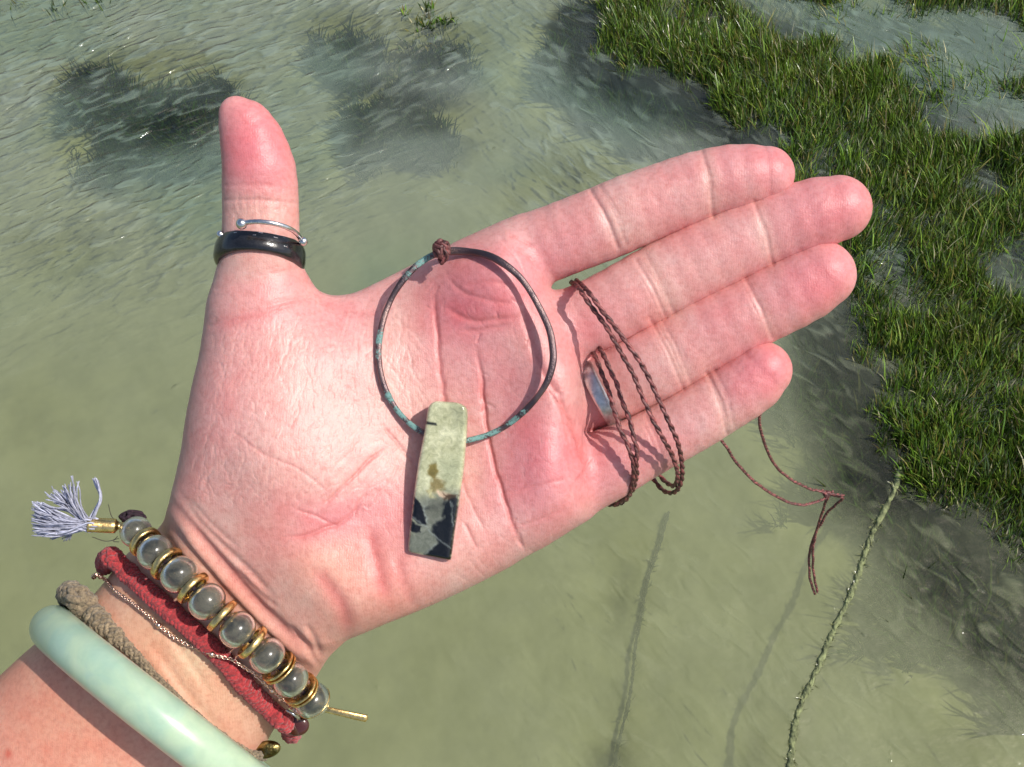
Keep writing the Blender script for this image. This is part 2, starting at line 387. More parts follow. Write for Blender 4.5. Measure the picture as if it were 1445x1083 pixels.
l.new(mk, m1.inputs[0]); l.new(tr.outputs[0], m1.inputs[1]); l.new(df.outputs[0], m1.inputs[2])
gl = n.new('ShaderNodeBsdfGlossy'); gl.inputs['Roughness'].default_value = .04; l.new(bp.outputs[0], gl.inputs['Normal'])
fr = n.new('ShaderNodeFresnel'); fr.inputs['IOR'].default_value = 1.45; l.new(bp.outputs[0], fr.inputs['Normal'])
m2 = n.new('ShaderNodeMixShader'); l.new(fr.outputs[0], m2.inputs[0]); l.new(m1.outputs[0], m2.inputs[1]); l.new(gl.outputs[0], m2.inputs[2])
l.new(m2.outputs[0], out.inputs['Surface'])
tag(link_mesh('water', me, m), kind='structure')

# --- blades of marsh grass
def mat_leaf():
    m, n, l, b = new_mat('grass_blade'); a = attr(n, 'tint')
    v = coords(n, l); f = noise(n, l, v, 140, 2)
    c = mixc(n, l, a.outputs['Color'], mixc(n, l, (.6, .6, .6), (1.15, 1.15, 1.1), f), 1.0, 'MULTIPLY')
    l.new(c, b.inputs['Base Color']); b.inputs['Roughness'].default_value = .24; b.inputs['Specular IOR Level'].default_value = .85
    return m
LEAF = mat_leaf()
WEED = mat_leaf(); WEED.name = 'drowned_weed'; WEED.node_tree.nodes['Principled BSDF'].inputs['Roughness'].default_value = .9; WEED.node_tree.nodes['Principled BSDF'].inputs['Specular IOR Level'].default_value = 0.0
def blades(name, X, Y, z0, H, Wd, Lean, Az, C, mat=None):
    """one tapering bent leaf per entry, three cross-sections each folded along the midrib"""
    N = len(X); face = rng.uniform(0, 2*math.pi, N); wx, wy = np.cos(face), np.sin(face); lx, ly = np.cos(Az), np.sin(Az)
    hs = np.array([0, .35, .72, 1.0]); ws = np.array([.7, 1.0, .75, .04])
    V = np.zeros((N, 4, 3, 3))
    for k in range(4):
        s = hs[k]; off = Lean*s**1.7
        cx = X+lx*off*H; cy = Y+ly*off*H; cz = z0+H*s*np.sqrt(np.maximum(.08, 1-(Lean*s*.8)**2))
        for q, w in enumerate((-1, 0, 1)):
            V[:, k, q, 0] = cx+wx*Wd*ws[k]*w*.5-wy*Wd*.22*(w == 0)*ws[k]; V[:, k, q, 1] = cy+wy*Wd*ws[k]*w*.5+wx*Wd*.22*(w == 0)*ws[k]; V[:, k, q, 2] = cz
    V = V.reshape(-1, 3); base = np.arange(N)[:, None, None]*12
    F = []
    for k in range(3):
        for q in range(2): F.append([k*3+q, k*3+q+1, (k+1)*3+q+1, (k+1)*3+q])
    F = (np.array(F)[None]+base).reshape(-1, 4)
    me = np_mesh(name, V, F); vcol(me, 'tint', np.repeat(C, 12, axis=0))
    return link_mesh(name, me, mat or LEAF)
def scatter(poly, n_, edge=0.0, dens=None):
    P = gpoly(poly); lo = P.min(0); hi = P.max(0); X = rng.uniform(lo[0], hi[0], n_*3); Y = rng.uniform(lo[1], hi[1], n_*3)
    gi = bil(nz1, np.interp(X, ax_, np.arange(nw)), np.interp(Y, ay_, np.arange(nh)))
    g2 = bil(nz2, np.interp(X, ax_, np.arange(nw)), np.interp(Y, ay_, np.arange(nh)))
    d = seg_dist(X, Y, P, True); d = np.where(inside(X, Y, P), d, -d)+edge*.3*gi+edge*1.5*g2
    k = d > 0
    if dens is not None: k &= rng.random(len(X)) < dens(X, Y, gi, g2, d)
    X, Y, gi, g2, d = X[k][:n_], Y[k][:n_], gi[k][:n_], g2[k][:n_], d[k][:n_]
    return X, Y, gi, g2, d
GREEN = np.array([[.055, .115, .010], [.085, .150, .016], [.040, .085, .010], [.110, .165, .022], [.12, .12, .025], [.10, .085, .022], [.035, .065, .010]])
def leafcol(N, gi, p=(.26, .24, .16, .12, .10, .05, .07), pale=.05):
    k = rng.choice(7, N, p=p); C = GREEN[k]*rng.uniform(.5, 3.0, (N, 1))*(1+.35*gi[:, None])*np.array([1.0, .93, 1.0])
    br = np.clip(gi*1.2-.2, 0, 1)[:, None]*rng.uniform(0, 1, (N, 1)); C = C*(1-br)+np.array([.10, .085, .022])*br
    q = rng.random(N) < pale; C[q] = np.array([.48, .45, .26])*rng.uniform(.6, 1.2, (q.sum(), 1))
    return C
def field(name, poly, N, h=(.05, .11), edge=.05, sink=.03, width=(.0026, .0050), dens=None, label=None, pale=.05, lean=(.15, .75), submerged=False):
    X, Y, gi, g2, d = scatter(poly, N, edge, dens); N = len(X)
    Hh = rng.uniform(*h, N)*np.clip(.55+d*9, .5, 1)*(1+.3*g2)*np.where(rng.random(N) < .10, rng.uniform(1.2, 1.7, N), 1)
    Az = R_(100)+g2*1.3+rng.normal(0, .75, N)
    C = leafcol(N, gi, pale=pale)
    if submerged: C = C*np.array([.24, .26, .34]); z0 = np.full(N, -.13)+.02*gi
    else: z0 = np.full(N, -sink)+0*gi
    o = blades(name, X, Y, z0, Hh, rng.uniform(*width, N), rng.uniform(*lean, N), Az, C, WEED if submerged or 'drowned' in name else LEAF)
    if label: tag(o, label, 'grass', kind='stuff')
    return o
thin = lambda X, Y, gi, g2, d: np.clip((.74+.75*g2+.2*gi)*np.clip(.25+d*6, 0, 1), .02, 1)
field('marsh_grass', BED_MAIN, 80000, (.035, .082), .075, dens=thin, label='dense bed of green marsh grass standing out of the water behind the fingertips')
field('marsh_grass', TUFTS['far right tufts'], 5200, (.05, .10), .07, dens=thin, label='ragged band of marsh grass along the top right corner')
field('marsh_grass', TUFTS['small clump'], 900, (.04, .08), .02, label='small bright green grass clump at the right edge in open water')
field('marsh_grass', TUFTS['mid right clump'], 2600, (.05, .10), .06, dens=thin, label='loose grass clump at the right edge beside the grey channel')
field('marsh_grass', [(1080, -20), (1215, -20), (1190, 8), (1110, 8)], 500, (.05, .1), .03, dens=thin, label='thin strip of grass at the top edge above the main bed')
# sparser grass in the channel margins and drowned weed round the bed
field('drowned_grass', [(1060, 20), (1250, 60), (1330, 150), (1400, 260), (1440, 420), (1500, 420), (1560, 100), (1440, 30), (1200, -30), (1000, -30)], 9000, (.04, .09), .08, sink=.055, dens=lambda X, Y, gi, g2, d: np.clip(.35+1.2*g2+.5*gi, .02, 1), label='sparse half drowned grass in the shallow grey channel on the right', lean=(.5, .95))
field('seaweed', BED_SUB, 24000, (.03, .10), .12, dens=lambda X, Y, gi, g2, d: np.clip(.6+.8*g2, .05, 1), label='dark drowned weed under the water along the edge of the grass bed', width=(.004, .009), lean=(.5, 1.1), submerged=True, pale=0)
for poly, N, lb in ((PATCH[0][0], 5000, 'large dark patch of drowned weed left of the thumb tip'), (PATCH[1][0], 2600, 'dark patch of drowned weed below the leafy tuft at the top'), (PATCH[2][0], 2600, 'brown weed patch under the water between thumb and fingers')):
    field('seaweed', poly, N, (.03, .08), .04, dens=lambda X, Y, gi, g2, d: np.clip(.5+.6*g2, .05, 1)*np.clip(.15+d*9, 0, 1), label=lb, width=(.004, .009), lean=(.5, 1.1), submerged=True, pale=0)
# leafy plants breaking the surface at the top
def water_plant(cx, cy, n_, hgt, spread, label, dark=False):
    g = ground(cx, cy); t = empty('water_plant', g); tag(t, label, 'plant', 'young plants breaking the surface at the top')
    X = g[0]+rng.normal(0, spread, n_); Y = g[1]+rng.normal(0, spread*.8, n_); C = leafcol(n_, np.full(n_, -.2), pale=.08)*(.55 if dark else 1.3)
    o = blades('leaves', X, Y, np.full(n_, -.03), rng.uniform(.6, 1.15, n_)*hgt, rng.uniform(.006, .010, n_)*(0.6 if dark else 1), rng.uniform(.1, .7, n_), rng.uniform(0, 6.28, n_), C)
    o.parent = t; o.location = -Vector(g)
for a in ((571, 18, 16, .055, .006, 'single narrow leafy shoot, leftmost of the tuft at the top'), (603, 14, 22, .055, .010, 'upright leafy shoot, topmost of the tuft at the top'), (598, 36, 40, .06, .018, 'broad pale green tuft in the middle of the top plants'), (630, 30, 34, .06, .016, 'yellow green tuft, rightmost of the top plants'), (578, 58, 18, .035, .016, 'low half sunk shoots below the top tuft'), (615, 60, 14, .04, .020, 'sparse thin stems below the right of the top tuft'),
          (895, 14, 26, .12, .022, 'dark tall stems rising from the near corner of the grass bed')): water_plant(*a[:5], a[5], dark='dark' in a[5])
for k, (x, y, lb) in enumerate(((22, 8, 'thin dark stems in the top left corner'), (80, 12, 'thin dark stems at the top edge, a little right of the left corner'), (135, 6, 'short dark stems at the top edge above the big weed patch'))): water_plant(x, y, 14, .07, .03, lb, dark=True)

# weed-grown ropes lying in the water
def rope(pts, r, z, mat, label, fuzz):
    g = ground([p[0] for p in pts], [p[1] for p in pts]); g[:, 2] = z
    P = spline(g, 260); P[:, 0] += .002*np.sin(np.arange(260)*.09)+rng.normal(0, .0006, 260)
    G = Geo(); rr = r*(1+.25*np.interp(np.arange(260), np.arange(0, 261, 6), rng.normal(0, 1, 44)))
    th = np.linspace(0, 1, 260)*120
    G.tube(P, np.maximum(rr*.8, r*.3), 8, c=np.tile([1, 1, 1.0], (260, 1))*rng.uniform(.7, 1.1, (260, 1)))
    for q in range(2):
        a = th*.7+q*math.pi; O = np.stack([np.cos(a)*r*.5, np.zeros(260), np.sin(a)*r*.5], -1)
        G.tube(P+O, rr*.6, 6, c=np.tile([1, 1, 1.0], (260, 1))*rng.uniform(.7, 1.2, (260, 1)))
    t = empty('rope', P[0]); tag(t, label, 'rope')
    G.build('strand', mat, t, world=False)
    if fuzz:
        k = rng.integers(0, 259, fuzz); X = P[k, 0]+rng.normal(0, r*.9, fuzz); Y = P[k, 1]+rng.normal(0, r*.5, fuzz)
        o = blades('algae', X, Y, np.full(fuzz, z-.004), rng.uniform(.006, .022, fuzz), rng.uniform(.0015, .004, fuzz), rng.uniform(.6, 1.2, fuzz), rng.uniform(0, 6.28, fuzz), np.array([.22, .23, .10])*rng.uniform(.5, 1.4, (fuzz, 1)))
        o.parent = t; o.location = -Vector(t.location); tag(o, kind='stuff')
ROPE = mat_simple('algae_rope', (.21, .235, .105), .9, var=.35, vscale=60, bscale=220, bdist=.002, tint=True)
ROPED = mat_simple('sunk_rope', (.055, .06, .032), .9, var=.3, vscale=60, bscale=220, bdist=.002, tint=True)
rope([(1106, 1130), (1114, 1075), (1126, 1010), (1150, 948), (1182, 880), (1203, 830), (1226, 768), (1246, 722), (1262, 690), (1272, 660)], .0070, .0, ROPE, 'pale algae covered rope running down the water right of the cord ends', 260)
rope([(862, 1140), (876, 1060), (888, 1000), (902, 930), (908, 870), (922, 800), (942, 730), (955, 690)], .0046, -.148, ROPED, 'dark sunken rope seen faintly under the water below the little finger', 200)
# ---------------------------------------------------------------- the hand
MM = DIST/FPX     # mm per photo pixel on the palm plane
GROW = 0.0
def chain(pts): # px, py, radius px, z mm -> mm
    out = []
    for px, py, r, z in pts:
        r = r+GROW
        q = pl(px, py, z); out.append((q[0], q[1], q[2], r*(DIST-z)/FPX))
    return np.array(out)
FING = {
 'index':  [(690, 385, 50, -13), (735, 362, 52, -12.5), (785, 341, 51, -10.5), (850, 316, 51.5, -9), (885, 301, 51.5, -8.5), (930, 284, 50, -8), (985, 264, 48.5, -7), (1035, 252, 46.5, -6), (1060, 249, 43.5, -5.5), (1082, 246, 38.5, -5)],
 'middle': [(735, 490, 47, -14), (800, 462, 48.5, -12), (850, 440, 49, -11), (890, 419, 49.5, -10), (940, 392, 50.5, -9.5), (1021, 352, 50.5, -8), (1080, 325, 49, -7), (1140, 305, 48, -5.5), (1165, 299, 47, -5), (1183, 294, 44, -4.5)],
 'ring':   [(760, 592, 46, -20), (820, 562, 49, -18), (868, 540, 51, -15), (925, 511, 51.5, -12), (982, 480, 50.5, -10.5), (1030, 456, 49.5, -9), (1071, 436, 48, -8), (1120, 412, 48, -6.5), (1145, 398, 47, -6), (1160, 388, 45, -5.5)],
 'pinky':  [(770, 700, 50, -17), (820, 674, 51, -15), (860, 654, 49, -13.5), (905, 632, 44.5, -12.5), (943, 612, 43, -11.5), (980, 591, 43.5, -10.5), (1017, 568, 43, -9.5), (1047, 549, 43, -8.5), (1065, 536, 42, -8), (1077, 523, 39.5, -7.5)],
 'thumb':  [(390, 500, 78, -12), (374, 440, 70, -7), (368, 390, 60, -5), (368, 345, 54, -3), (368, 300, 52.5, -2), (367, 268, 52.5, -1), (366, 243, 51, 0), (361, 218, 47.5, .6), (353, 192, 42.5, 1.2), (343, 172, 34.5, 2), (334, 161, 25, 2.5)],
}
CH = {}
for k, v in FING.items():
    GROW = {'index': .5, 'middle': 2.2, 'ring': 2.4, 'pinky': 1.0, 'thumb': 0}[k]
    c = chain(v); CH[k] = spline(np.hstack([c[:, :3], c[:, 3:]]), 18)
def rot2(P, pv, an):
    c_, s_ = math.cos(an), math.sin(an); O = P.copy(); x, y = P[:, 0]-pv[0], P[:, 1]-pv[1]
    O[:, 0] = pv[0]+c_*x-s_*y; O[:, 1] = pv[1]+s_*x+c_*y; return O
# the surface is grown with the fingers spread, so that each keeps its own sides
PIV = {}; SPREAD = {}
for k, (qx, qy, an) in {'index': (748, 357, 9.5), 'middle': (806, 459, 3.2), 'ring': (832, 556, -3.2), 'pinky': (835, 668, -9.5)}.items():
    pv = pl(qx, qy, -11); c = CH[k].copy(); j = np.argmin(np.linalg.norm(c[:, :2]-pv[:2], axis=1)); pv = c[j, :3].copy()
    R2 = rot2(c, pv, R_(an)); c[j+1:] = R2[j+1:]; d = c[-1, :2]-pv[:2]; d /= np.linalg.norm(d)
    SPREAD[k] = c; PIV[k] = (pv, R_(an), d)
SPREAD['thumb'] = CH['thumb']
FLAT = {'index': 0.86, 'middle': 0.86, 'ring': 0.86, 'pinky': 0.88, 'thumb': 0.82}
OUT = [(303, 425), (297, 460), (285, 510), (271, 575), (262, 630), (250, 680), (238, 712), (224, 738), (204, 756), (180, 772), (155, 792), (127, 828), (95, 865), (44, 904), (0, 940), (-120, 1050), (-500, 1420),
       (-60, 1740), (250, 1250), (320, 1140), (350, 1090), (367, 1058), (383, 1032), (406, 1008), (428, 984), (446, 955), (462, 930), (480, 912), (492, 900), (510, 894), (545, 878), (600, 857), (650, 835), (690, 815), (720, 800), (742, 785), (770, 771), (800, 752), (832, 730),
       (838, 700), (830, 640), (828, 600), (832, 560), (826, 520), (815, 490), (806, 450), (790, 428), (776, 412), (768, 380), (750, 340), (730, 312), (700, 322), (640, 343), (600, 364), (560, 384), (530, 399), (497, 415), (470, 418), (446, 417), (432, 402), (410, 390), (370, 385), (325, 392)]
OUTM = np.array([pl(x, y, -12)[:2] for x, y in OUT])
GX0, GX1, GY0, GY1, GS = -215.0, 100.0, -215.0, 80.0, 0.6
gx = np.arange(GX0, GX1, GS); gy = np.arange(GY0, GY1, GS)
XX, YY = np.meshgrid(gx, gy)
D2 = seg_dist(XX, YY, OUTM, True); D2 = np.where(inside(XX, YY, OUTM), D2, -D2)
PXm = XX/MM*1.05+722.5*1.0; 
PX2 = XX/((DIST+12)/FPX)+722.5; PY2 = -YY/((DIST+12)/FPX)+541.5
axs = ((PX2-330)*-0.69+(PY2-850)*0.72)        # distance along the forearm, photo pixels
wv = smooth(-70, 60, axs); wf = smooth(60, 420, axs)
Tm = 12.5+6.0*wv+4.0*wf
Rm = 12.0+15.0*wv+5.0*wf
def gb(x, y, sx, sy=None, ang=0):
    sy = sy or sx; c, s = math.cos(R_(ang)), math.sin(R_(ang)); u = (PX2-x)*c+(PY2-y)*s; w = -(PX2-x)*s+(PY2-y)*c
    return np.exp(-0.5*((u/sx)**2+(w/sy)**2))
web = gb(520, 415, 75, 42, -10)
Tm = Tm*(1-0.45*web); Rm = Rm*(1-0.3*web)
ZC = -12.5-11.5*wv-3*wf-1.0*web
Dc = np.minimum(D2, Rm)
Dc = np.where(D2 > 0, blur(Dc, 3.0), D2)
Dc = np.where(D2 > 0, np.minimum(Dc, np.maximum(D2, 0)+0.5), D2)
Dc = blur(Dc, 1.2)
BU = (6.5*gb(385, 560, 80, 125, 12)+5.5*gb(450, 660, 80, 60, 20)+5.0*gb(470, 800, 75, 45, 35)+4.0*gb(610, 770, 100, 45, -30)
      + 3.2*gb(700, 410, 45, 42)+2.6*gb(770, 520, 30, 48)+3.6*gb(775, 655, 38, 60)-2.2*gb(625, 590, 75, 110, -20)
      - 1.5*gb(590, 440, 50, 60) - 7.0*gb(838, 545, 15, 36, 10) + 1.5*gb(800, 540, 14, 40))
BU = BU*(1-wv*0.75)
MAPS = np.stack([Dc, Tm, Rm, ZC, BU], -1)
def palm_sdf(P):
    M = bil(MAPS, (P[:, 0]-GX0)/GS, (P[:, 1]-GY0)/GS)
    d, T, R, zc, bu = M.T
    z = P[:, 2]; up = np.clip((z-zc)/T+0.3, 0, 1); zz = z-bu*up
    q = np.maximum(R-d, 0)/R; w = (zz-zc)/T
    f = np.sqrt(q*q+w*w+1e-9)-1
    g = np.sqrt((q/R)**2+(w/T)**2)/np.sqrt(q*q+w*w+1e-9)   # slope of f
    return f/np.maximum(g, 0.02)
def finger_sdf(P, c, flat):
    best = np.full(len(P), 1e9)
    for i in range(len(c)-1):
        a, b = c[i], c[i+1]; d = b[:3]-a[:3]; L = d@d
        t = np.clip(((P-a[:3])@d)/L, 0, 1)
        v = P-a[:3]-t[:, None]*d; r = a[3]+(b[3]-a[3])*t
        q = np.sqrt(v[:, 0]**2+v[:, 1]**2+(v[:, 2]/flat)**2)-r
        best = np.where(best < 1e8, smin(best, q, .6), q)
    return best
def smin(a, b, k):
    h = np.clip(0.5+0.5*(b-a)/k, 0, 1)
    return b*(1-h)+a*h-k*h*(1-h)
def hand_sdf(P, fine=False):
    f = palm_sdf(P)
    th = np.full(len(P), 60.0); fg = np.full(len(P), 60.0)
    for k, c in SPREAD.items():
        lo = (c[:, :3]-c[:, 3:]).min(0)-7; hi = (c[:, :3]+c[:, 3:]).max(0)+7
        m = np.all((P > lo) & (P < hi), 1)
        if not m.any(): continue
        d = finger_sdf(P[m], c, FLAT[k])
        if k == 'thumb': th[m] = d
        else:
            fg[m] = smin(fg[m], d, .5)
    f = smin(f, th, 6.0)
    kk = 3.4
    f = smin(f, fg, kk)
    return f
def surface_nets(f, lo, hi, h):
    xs = [np.arange(lo[i], hi[i]+h, h) for i in range(3)]
    nx, ny, nz = map(len, xs)
    G = np.stack(np.meshgrid(*xs, indexing='ij'), -1).reshape(-1, 3)
    F = np.empty(len(G)); st = 600000
    for i in range(0, len(G), st): F[i:i+st] = f(G[i:i+st])
    F = F.reshape(nx, ny, nz)
    S = F < 0
    cx, cy, cz = nx-1, ny-1, nz-1
    cnt = np.zeros((cx, cy, cz)); acc = np.zeros((cx, cy, cz, 3))
    O = [(0, 0, 0), (1, 0, 0), (0, 1, 0), (1, 1, 0), (0, 0, 1), (1, 0, 1), (0, 1, 1), (1, 1, 1)]
    sl = lambda A, o: A[o[0]:o[0]+cx, o[1]:o[1]+cy, o[2]:o[2]+cz]
    for a in range(8):
        for ax in range(3):
            if O[a][ax]: continue
            b = list(O[a]); b[ax] = 1
            fa = sl(F, O[a]); fb = sl(F, b); cr = (fa < 0) != (fb < 0)
            t = np.where(cr, fa/np.where(cr, fa-fb, 1), 0)
            cnt += cr
            for q in range(3): acc[..., q] += np.where(cr, O[a][q]+(t if q == ax else 0), 0)
    act = cnt > 0; idx = np.full(act.shape, -1); idx[act] = np.arange(act.sum())
    ii = np.argwhere(act); V = (ii+acc[act]/cnt[act][:, None])*h+np.array(lo)
    Q = []
    for ax in range(3):
        u, v = (ax+1) % 3, (ax+2) % 3
        s = [slice(1, n-1) for n in (nx, ny, nz)]; s2 = list(s); s[ax] = slice(0, (nx, ny, nz)[ax]-1); s2[ax] = slice(1, (nx, ny, nz)[ax])
        A = S[tuple(s)]; B = S[tuple(s2)]; e = np.argwhere(A != B)
        base = e.copy(); base[:, u] += 1; base[:, v] += 1
        inn = A[tuple(e.T)]
        def cell(du, dv):
            c = base.copy(); c[:, u] -= du; c[:, v] -= dv; return idx[tuple(c.T)]
        q = np.stack([cell(1, 1), cell(0, 1), cell(0, 0), cell(1, 0)], -1)
        q[~inn] = q[~inn][:, ::-1]
        Q.append(q)
    return V, np.vstack(Q)
def project(V, k=1, lim=0.5):
    e = 0.08
    for _ in range(k):
        f0 = hand_sdf(V); g = np.stack([hand_sdf(V+np.eye(3)[i]*e)-hand_sdf(V-np.eye(3)[i]*e) for i in range(3)], -1)/(2*e)
        g2 = (g*g).sum(1); st = -g*(f0/np.maximum(g2, 0.25))[:, None]
        n = np.linalg.norm(st, axis=1); V = V+st*np.minimum(1, lim/np.maximum(n, 1e-9))[:, None]
    return V
def subdiv(V, Q):
    me = np_mesh('tmp', V, Q); o = bpy.data.objects.new('tmp', me); COL.objects.link(o)
    m = o.modifiers.new('s', 'SUBSURF'); m.levels = 1; m.render_levels = 1; m.use_limit_surface = False
    dg = bpy.context.evaluated_depsgraph_get(); ev = o.evaluated_get(dg); m2 = ev.to_mesh()
    n = len(m2.vertices); W = np.empty(n*3, np.float32); m2.vertices.foreach_get('co', W)
    L = np.empty(len(m2.loops), np.int32); m2.loops.foreach_get('vertex_index', L)
    ev.to_mesh_clear(); bpy.data.objects.remove(o); bpy.data.meshes.remove(me)
    return W.reshape(-1, 3).astype(float), L.reshape(-1, 4)
def vnormals(V, Q):
    n = np.cross(V[Q[:, 2]]-V[Q[:, 0]], V[Q[:, 3]]-V[Q[:, 1]])
    N = np.zeros_like(V)
    for k in range(3): N[:, k] = np.bincount(Q.ravel(), np.repeat(n[:, k], 4), len(V))
    return N/(np.linalg.norm(N, axis=1)[:, None]+1e-12)

# --- painted relief and skin tone, in a sheet over the palm (1445 x 1083 cells of 0.16 mm)
HH, WW = 1083, 1445
REL = np.zeros((HH, WW))
def stroke(M, pts, w, depth, taper=True, jit=0.0, n=None, prof=None):
    P = spline([(x, y, 0) for x, y in pts], n or max(6, int(sum(math.dist(pts[i], pts[i+1]) for i in range(len(pts)-1))/7)))[:, :2]
    if jit: P = P+rng.normal(0, jit, P.shape)
    pad = int(4*w)+3
    x0, y0 = np.maximum(np.floor(P.min(0)).astype(int)-pad, 0); x1, y1 = np.ceil(P.max(0)).astype(int)+pad
    x1 = min(x1, WW); y1 = min(y1, HH)
    if x1 <= x0 or y1 <= y0: return
    Y, X = np.mgrid[y0:y1, x0:x1].astype(float)
    best = np.full(X.shape, 1e9); par = np.zeros(X.shape); m = len(P)-1
    for i in range(m):
        a, b = P[i], P[i+1]; d = b-a; L = d@d+1e-9
        t = np.clip(((X-a[0])*d[0]+(Y-a[1])*d[1])/L, 0, 1); q = (X-a[0]-t*d[0])**2+(Y-a[1]-t*d[1])**2
        c = q < best; best = np.where(c, q, best); par = np.where(c, (i+t)/m, par)
    tp = np.clip(np.minimum(par, 1-par)*5, 0, 1) if taper else 1.0
    v = np.exp(-0.5*best/w**2)*depth*tp
    M[y0:y1, x0:x1] += v
# finger joint creases: main groove with a bulging pad either side and a few finer companions
def joint(a, b, depth=0.35, n=3, spread=7):
    depth = depth*.6; a = np.array(a, float); b = np.array(b, float); d = (b-a)/np.linalg.norm(b-a); q = np.array([d[1], -d[0]])
    c = a+d*np.linalg.norm(b-a)*0.5+q*3
    stroke(REL, [a, c, b], 2.3, -depth, taper=False); stroke(REL, [a, c, b], 8.0, -depth*0.7, taper=False)
    for k in range(n):
        o = rng.uniform(-spread, spread); s0, s1 = rng.uniform(0, .35), rng.uniform(.6, 1)
        stroke(REL, [a+d*s0*np.linalg.norm(b-a)+q*o, c+q*o*1.1, a+d*s1*np.linalg.norm(b-a)+q*o], 1.4, -depth*0.33, jit=0.4)
for a, b, dp in (((832, 266), (872, 350), .42), ((846, 262), (884, 345), .22), ((990, 210), (1006, 306), .30), ((898, 368), (938, 446), .30), ((912, 362), (950, 440), .18), ((1064, 285), (1090, 372), .30),
              ((917, 450), (964, 550), .30), ((930, 446), (974, 540), .16), ((1052, 395), (1090, 478), .28), ((998, 528), (1026, 612), .34), ((1008, 522), (1036, 602), .15), ((912, 588), (938, 662), .26),
              ((708, 335), (752, 412), .28), ((318, 283), (420, 288), .22), ((317, 262), (421, 268), .16), ((306, 408), (425, 378), .18), ((296, 460), (440, 418), .30)):
    joint(a, b, dp)
# big creases of the palm
BIG = [([(615, 398), (613, 430), (617, 480), (622, 530), (626, 562), (628, 600), (640, 655)], 3.2, -.38),
       ([(672, 486), (678, 530), (682, 566), (687, 607), (696, 657), (708, 692), (722, 738), (744, 784)], 2.6, -.55),
       ([(628, 388), (650, 410), (690, 425), (730, 430)], 3.0, -.20), ([(625, 430), (655, 450), (690, 452), (735, 447)], 3.5, -.30), ([(640, 470), (680, 466), (720, 458)], 3.0, -.22), ([(655, 405), (690, 398), (725, 404)], 3.0, -.18),
       ([(735, 415), (742, 450), (750, 490), (768, 530), (790, 560), (800, 590)], 4.5, -.35),
       ([(790, 560), (802, 585), (812, 612), (822, 640), (826, 665)], 3.0, -.45), ([(770, 545), (790, 575), (800, 610), (806, 640)], 1.8, -.25),
       ([(812, 680), (825, 665), (832, 645)], 2.0, -.3), ([(700, 700), (740, 690), (780, 680), (818, 672)], 2.5, -.12), ([(720, 745), (760, 735), (800, 716)], 2.5, -.12),
       ([(548, 628), (520, 652), (492, 680), (470, 702), (448, 722)], 1.8, -.30), ([(512, 712), (490, 732), (462, 745), (430, 756), (396, 760)], 2.6, -.34), ([(520, 690), (505, 712), (500, 730)], 1.6, -.16),
       ([(410, 715), (450, 730), (478, 744)], 1.8, -.18), ([(318, 600), (370, 640), (420, 662), (470, 700)], 2.0, -.14),
       ([(540, 600), (560, 625), (590, 660)], 1.8, -.18), ([(640, 640), (660, 700), (690, 760)], 2.0, -.14), ([(655, 735), (668, 765), (676, 780)], 1.5, -.22), ([(630, 560), (620, 600), (600, 640)], 2.5, -.1),
       ([(520, 740), (530, 790), (545, 850)], 9, -.5), ([(560, 775), (568, 820), (590, 862)], 8, -.25), ([(440, 800), (480, 850), (492, 900)], 10, -.5),
       ([(712, 330), (735, 338), (755, 350)], 1.6, -.2), ([(725, 350), (745, 362), (765, 385)], 1.6, -.2), ([(770, 430), (776, 470), (790, 500)], 3, -.2), ([(440, 418), (500, 440), (560, 440)], 6, -.2)]
for pts, w, dp in BIG:
    if w < 5:
        P_ = spline([(x, y, 0) for x, y in pts], max(5, int(sum(math.dist(pts[i], pts[i+1]) for i in range(len(pts)-1))/13)))[:, :2]
        pts = [tuple(q) for q in P_+rng.normal(0, .75, P_.shape)]
        for _ in range(len(pts)//2):       # side branches
            x, y = pts[rng.integers(0, len(pts))]; a_ = rng.uniform(0, 6.28); L_ = rng.uniform(8, 24)
            stroke(REL, [(x, y), (x+L_*.5*math.cos(a_)+rng.normal(0, 1), y+L_*.5*math.sin(a_)), (x+L_*math.cos(a_), y+L_*math.sin(a_+.2))], 1.2, dp*.3)
    stroke(REL, pts, w*.8, dp)
    if w < 5: stroke(REL, pts, w*2.6, dp*0.35)
# wrist folds: the heel of the hand overhangs the wrist
for pts, w, dp in (([(236, 700), (258, 726), (290, 768), (330, 815), (372, 862), (415, 902), (450, 922), (480, 916)], 6, -1.1),
                   ([(230, 722), (270, 780), (320, 838), (366, 885), (410, 928), (440, 945)], 4.5, -.6), ([(226, 736), (262, 795), (310, 856), (355, 905), (400, 950)], 4, -.35),
                   ([(250, 690), (275, 728), (310, 766), (350, 805), (392, 850)], 4, -.45), ([(262, 700), (300, 742), (338, 775)], 3, -.22), ([(330, 800), (366, 838), (398, 862)], 3, -.3),
                   ([(430, 880), (446, 908), (452, 930)], 3.5, -.4), ([(405, 880), (430, 912), (455, 945)], 3, -.3), ([(212, 905), (250, 960), (290, 1010), (330, 1050)], 5, -.28), ([(235, 890), (275, 945), (300, 985)], 4, -.22), ([(190, 905), (215, 950), (245, 990)], 4, -.16)):
    stroke(REL, pts, w, dp, taper=True); stroke(REL, [(x-w*1.6, y+w*1.6) for x, y in pts], w, -dp*0.45)
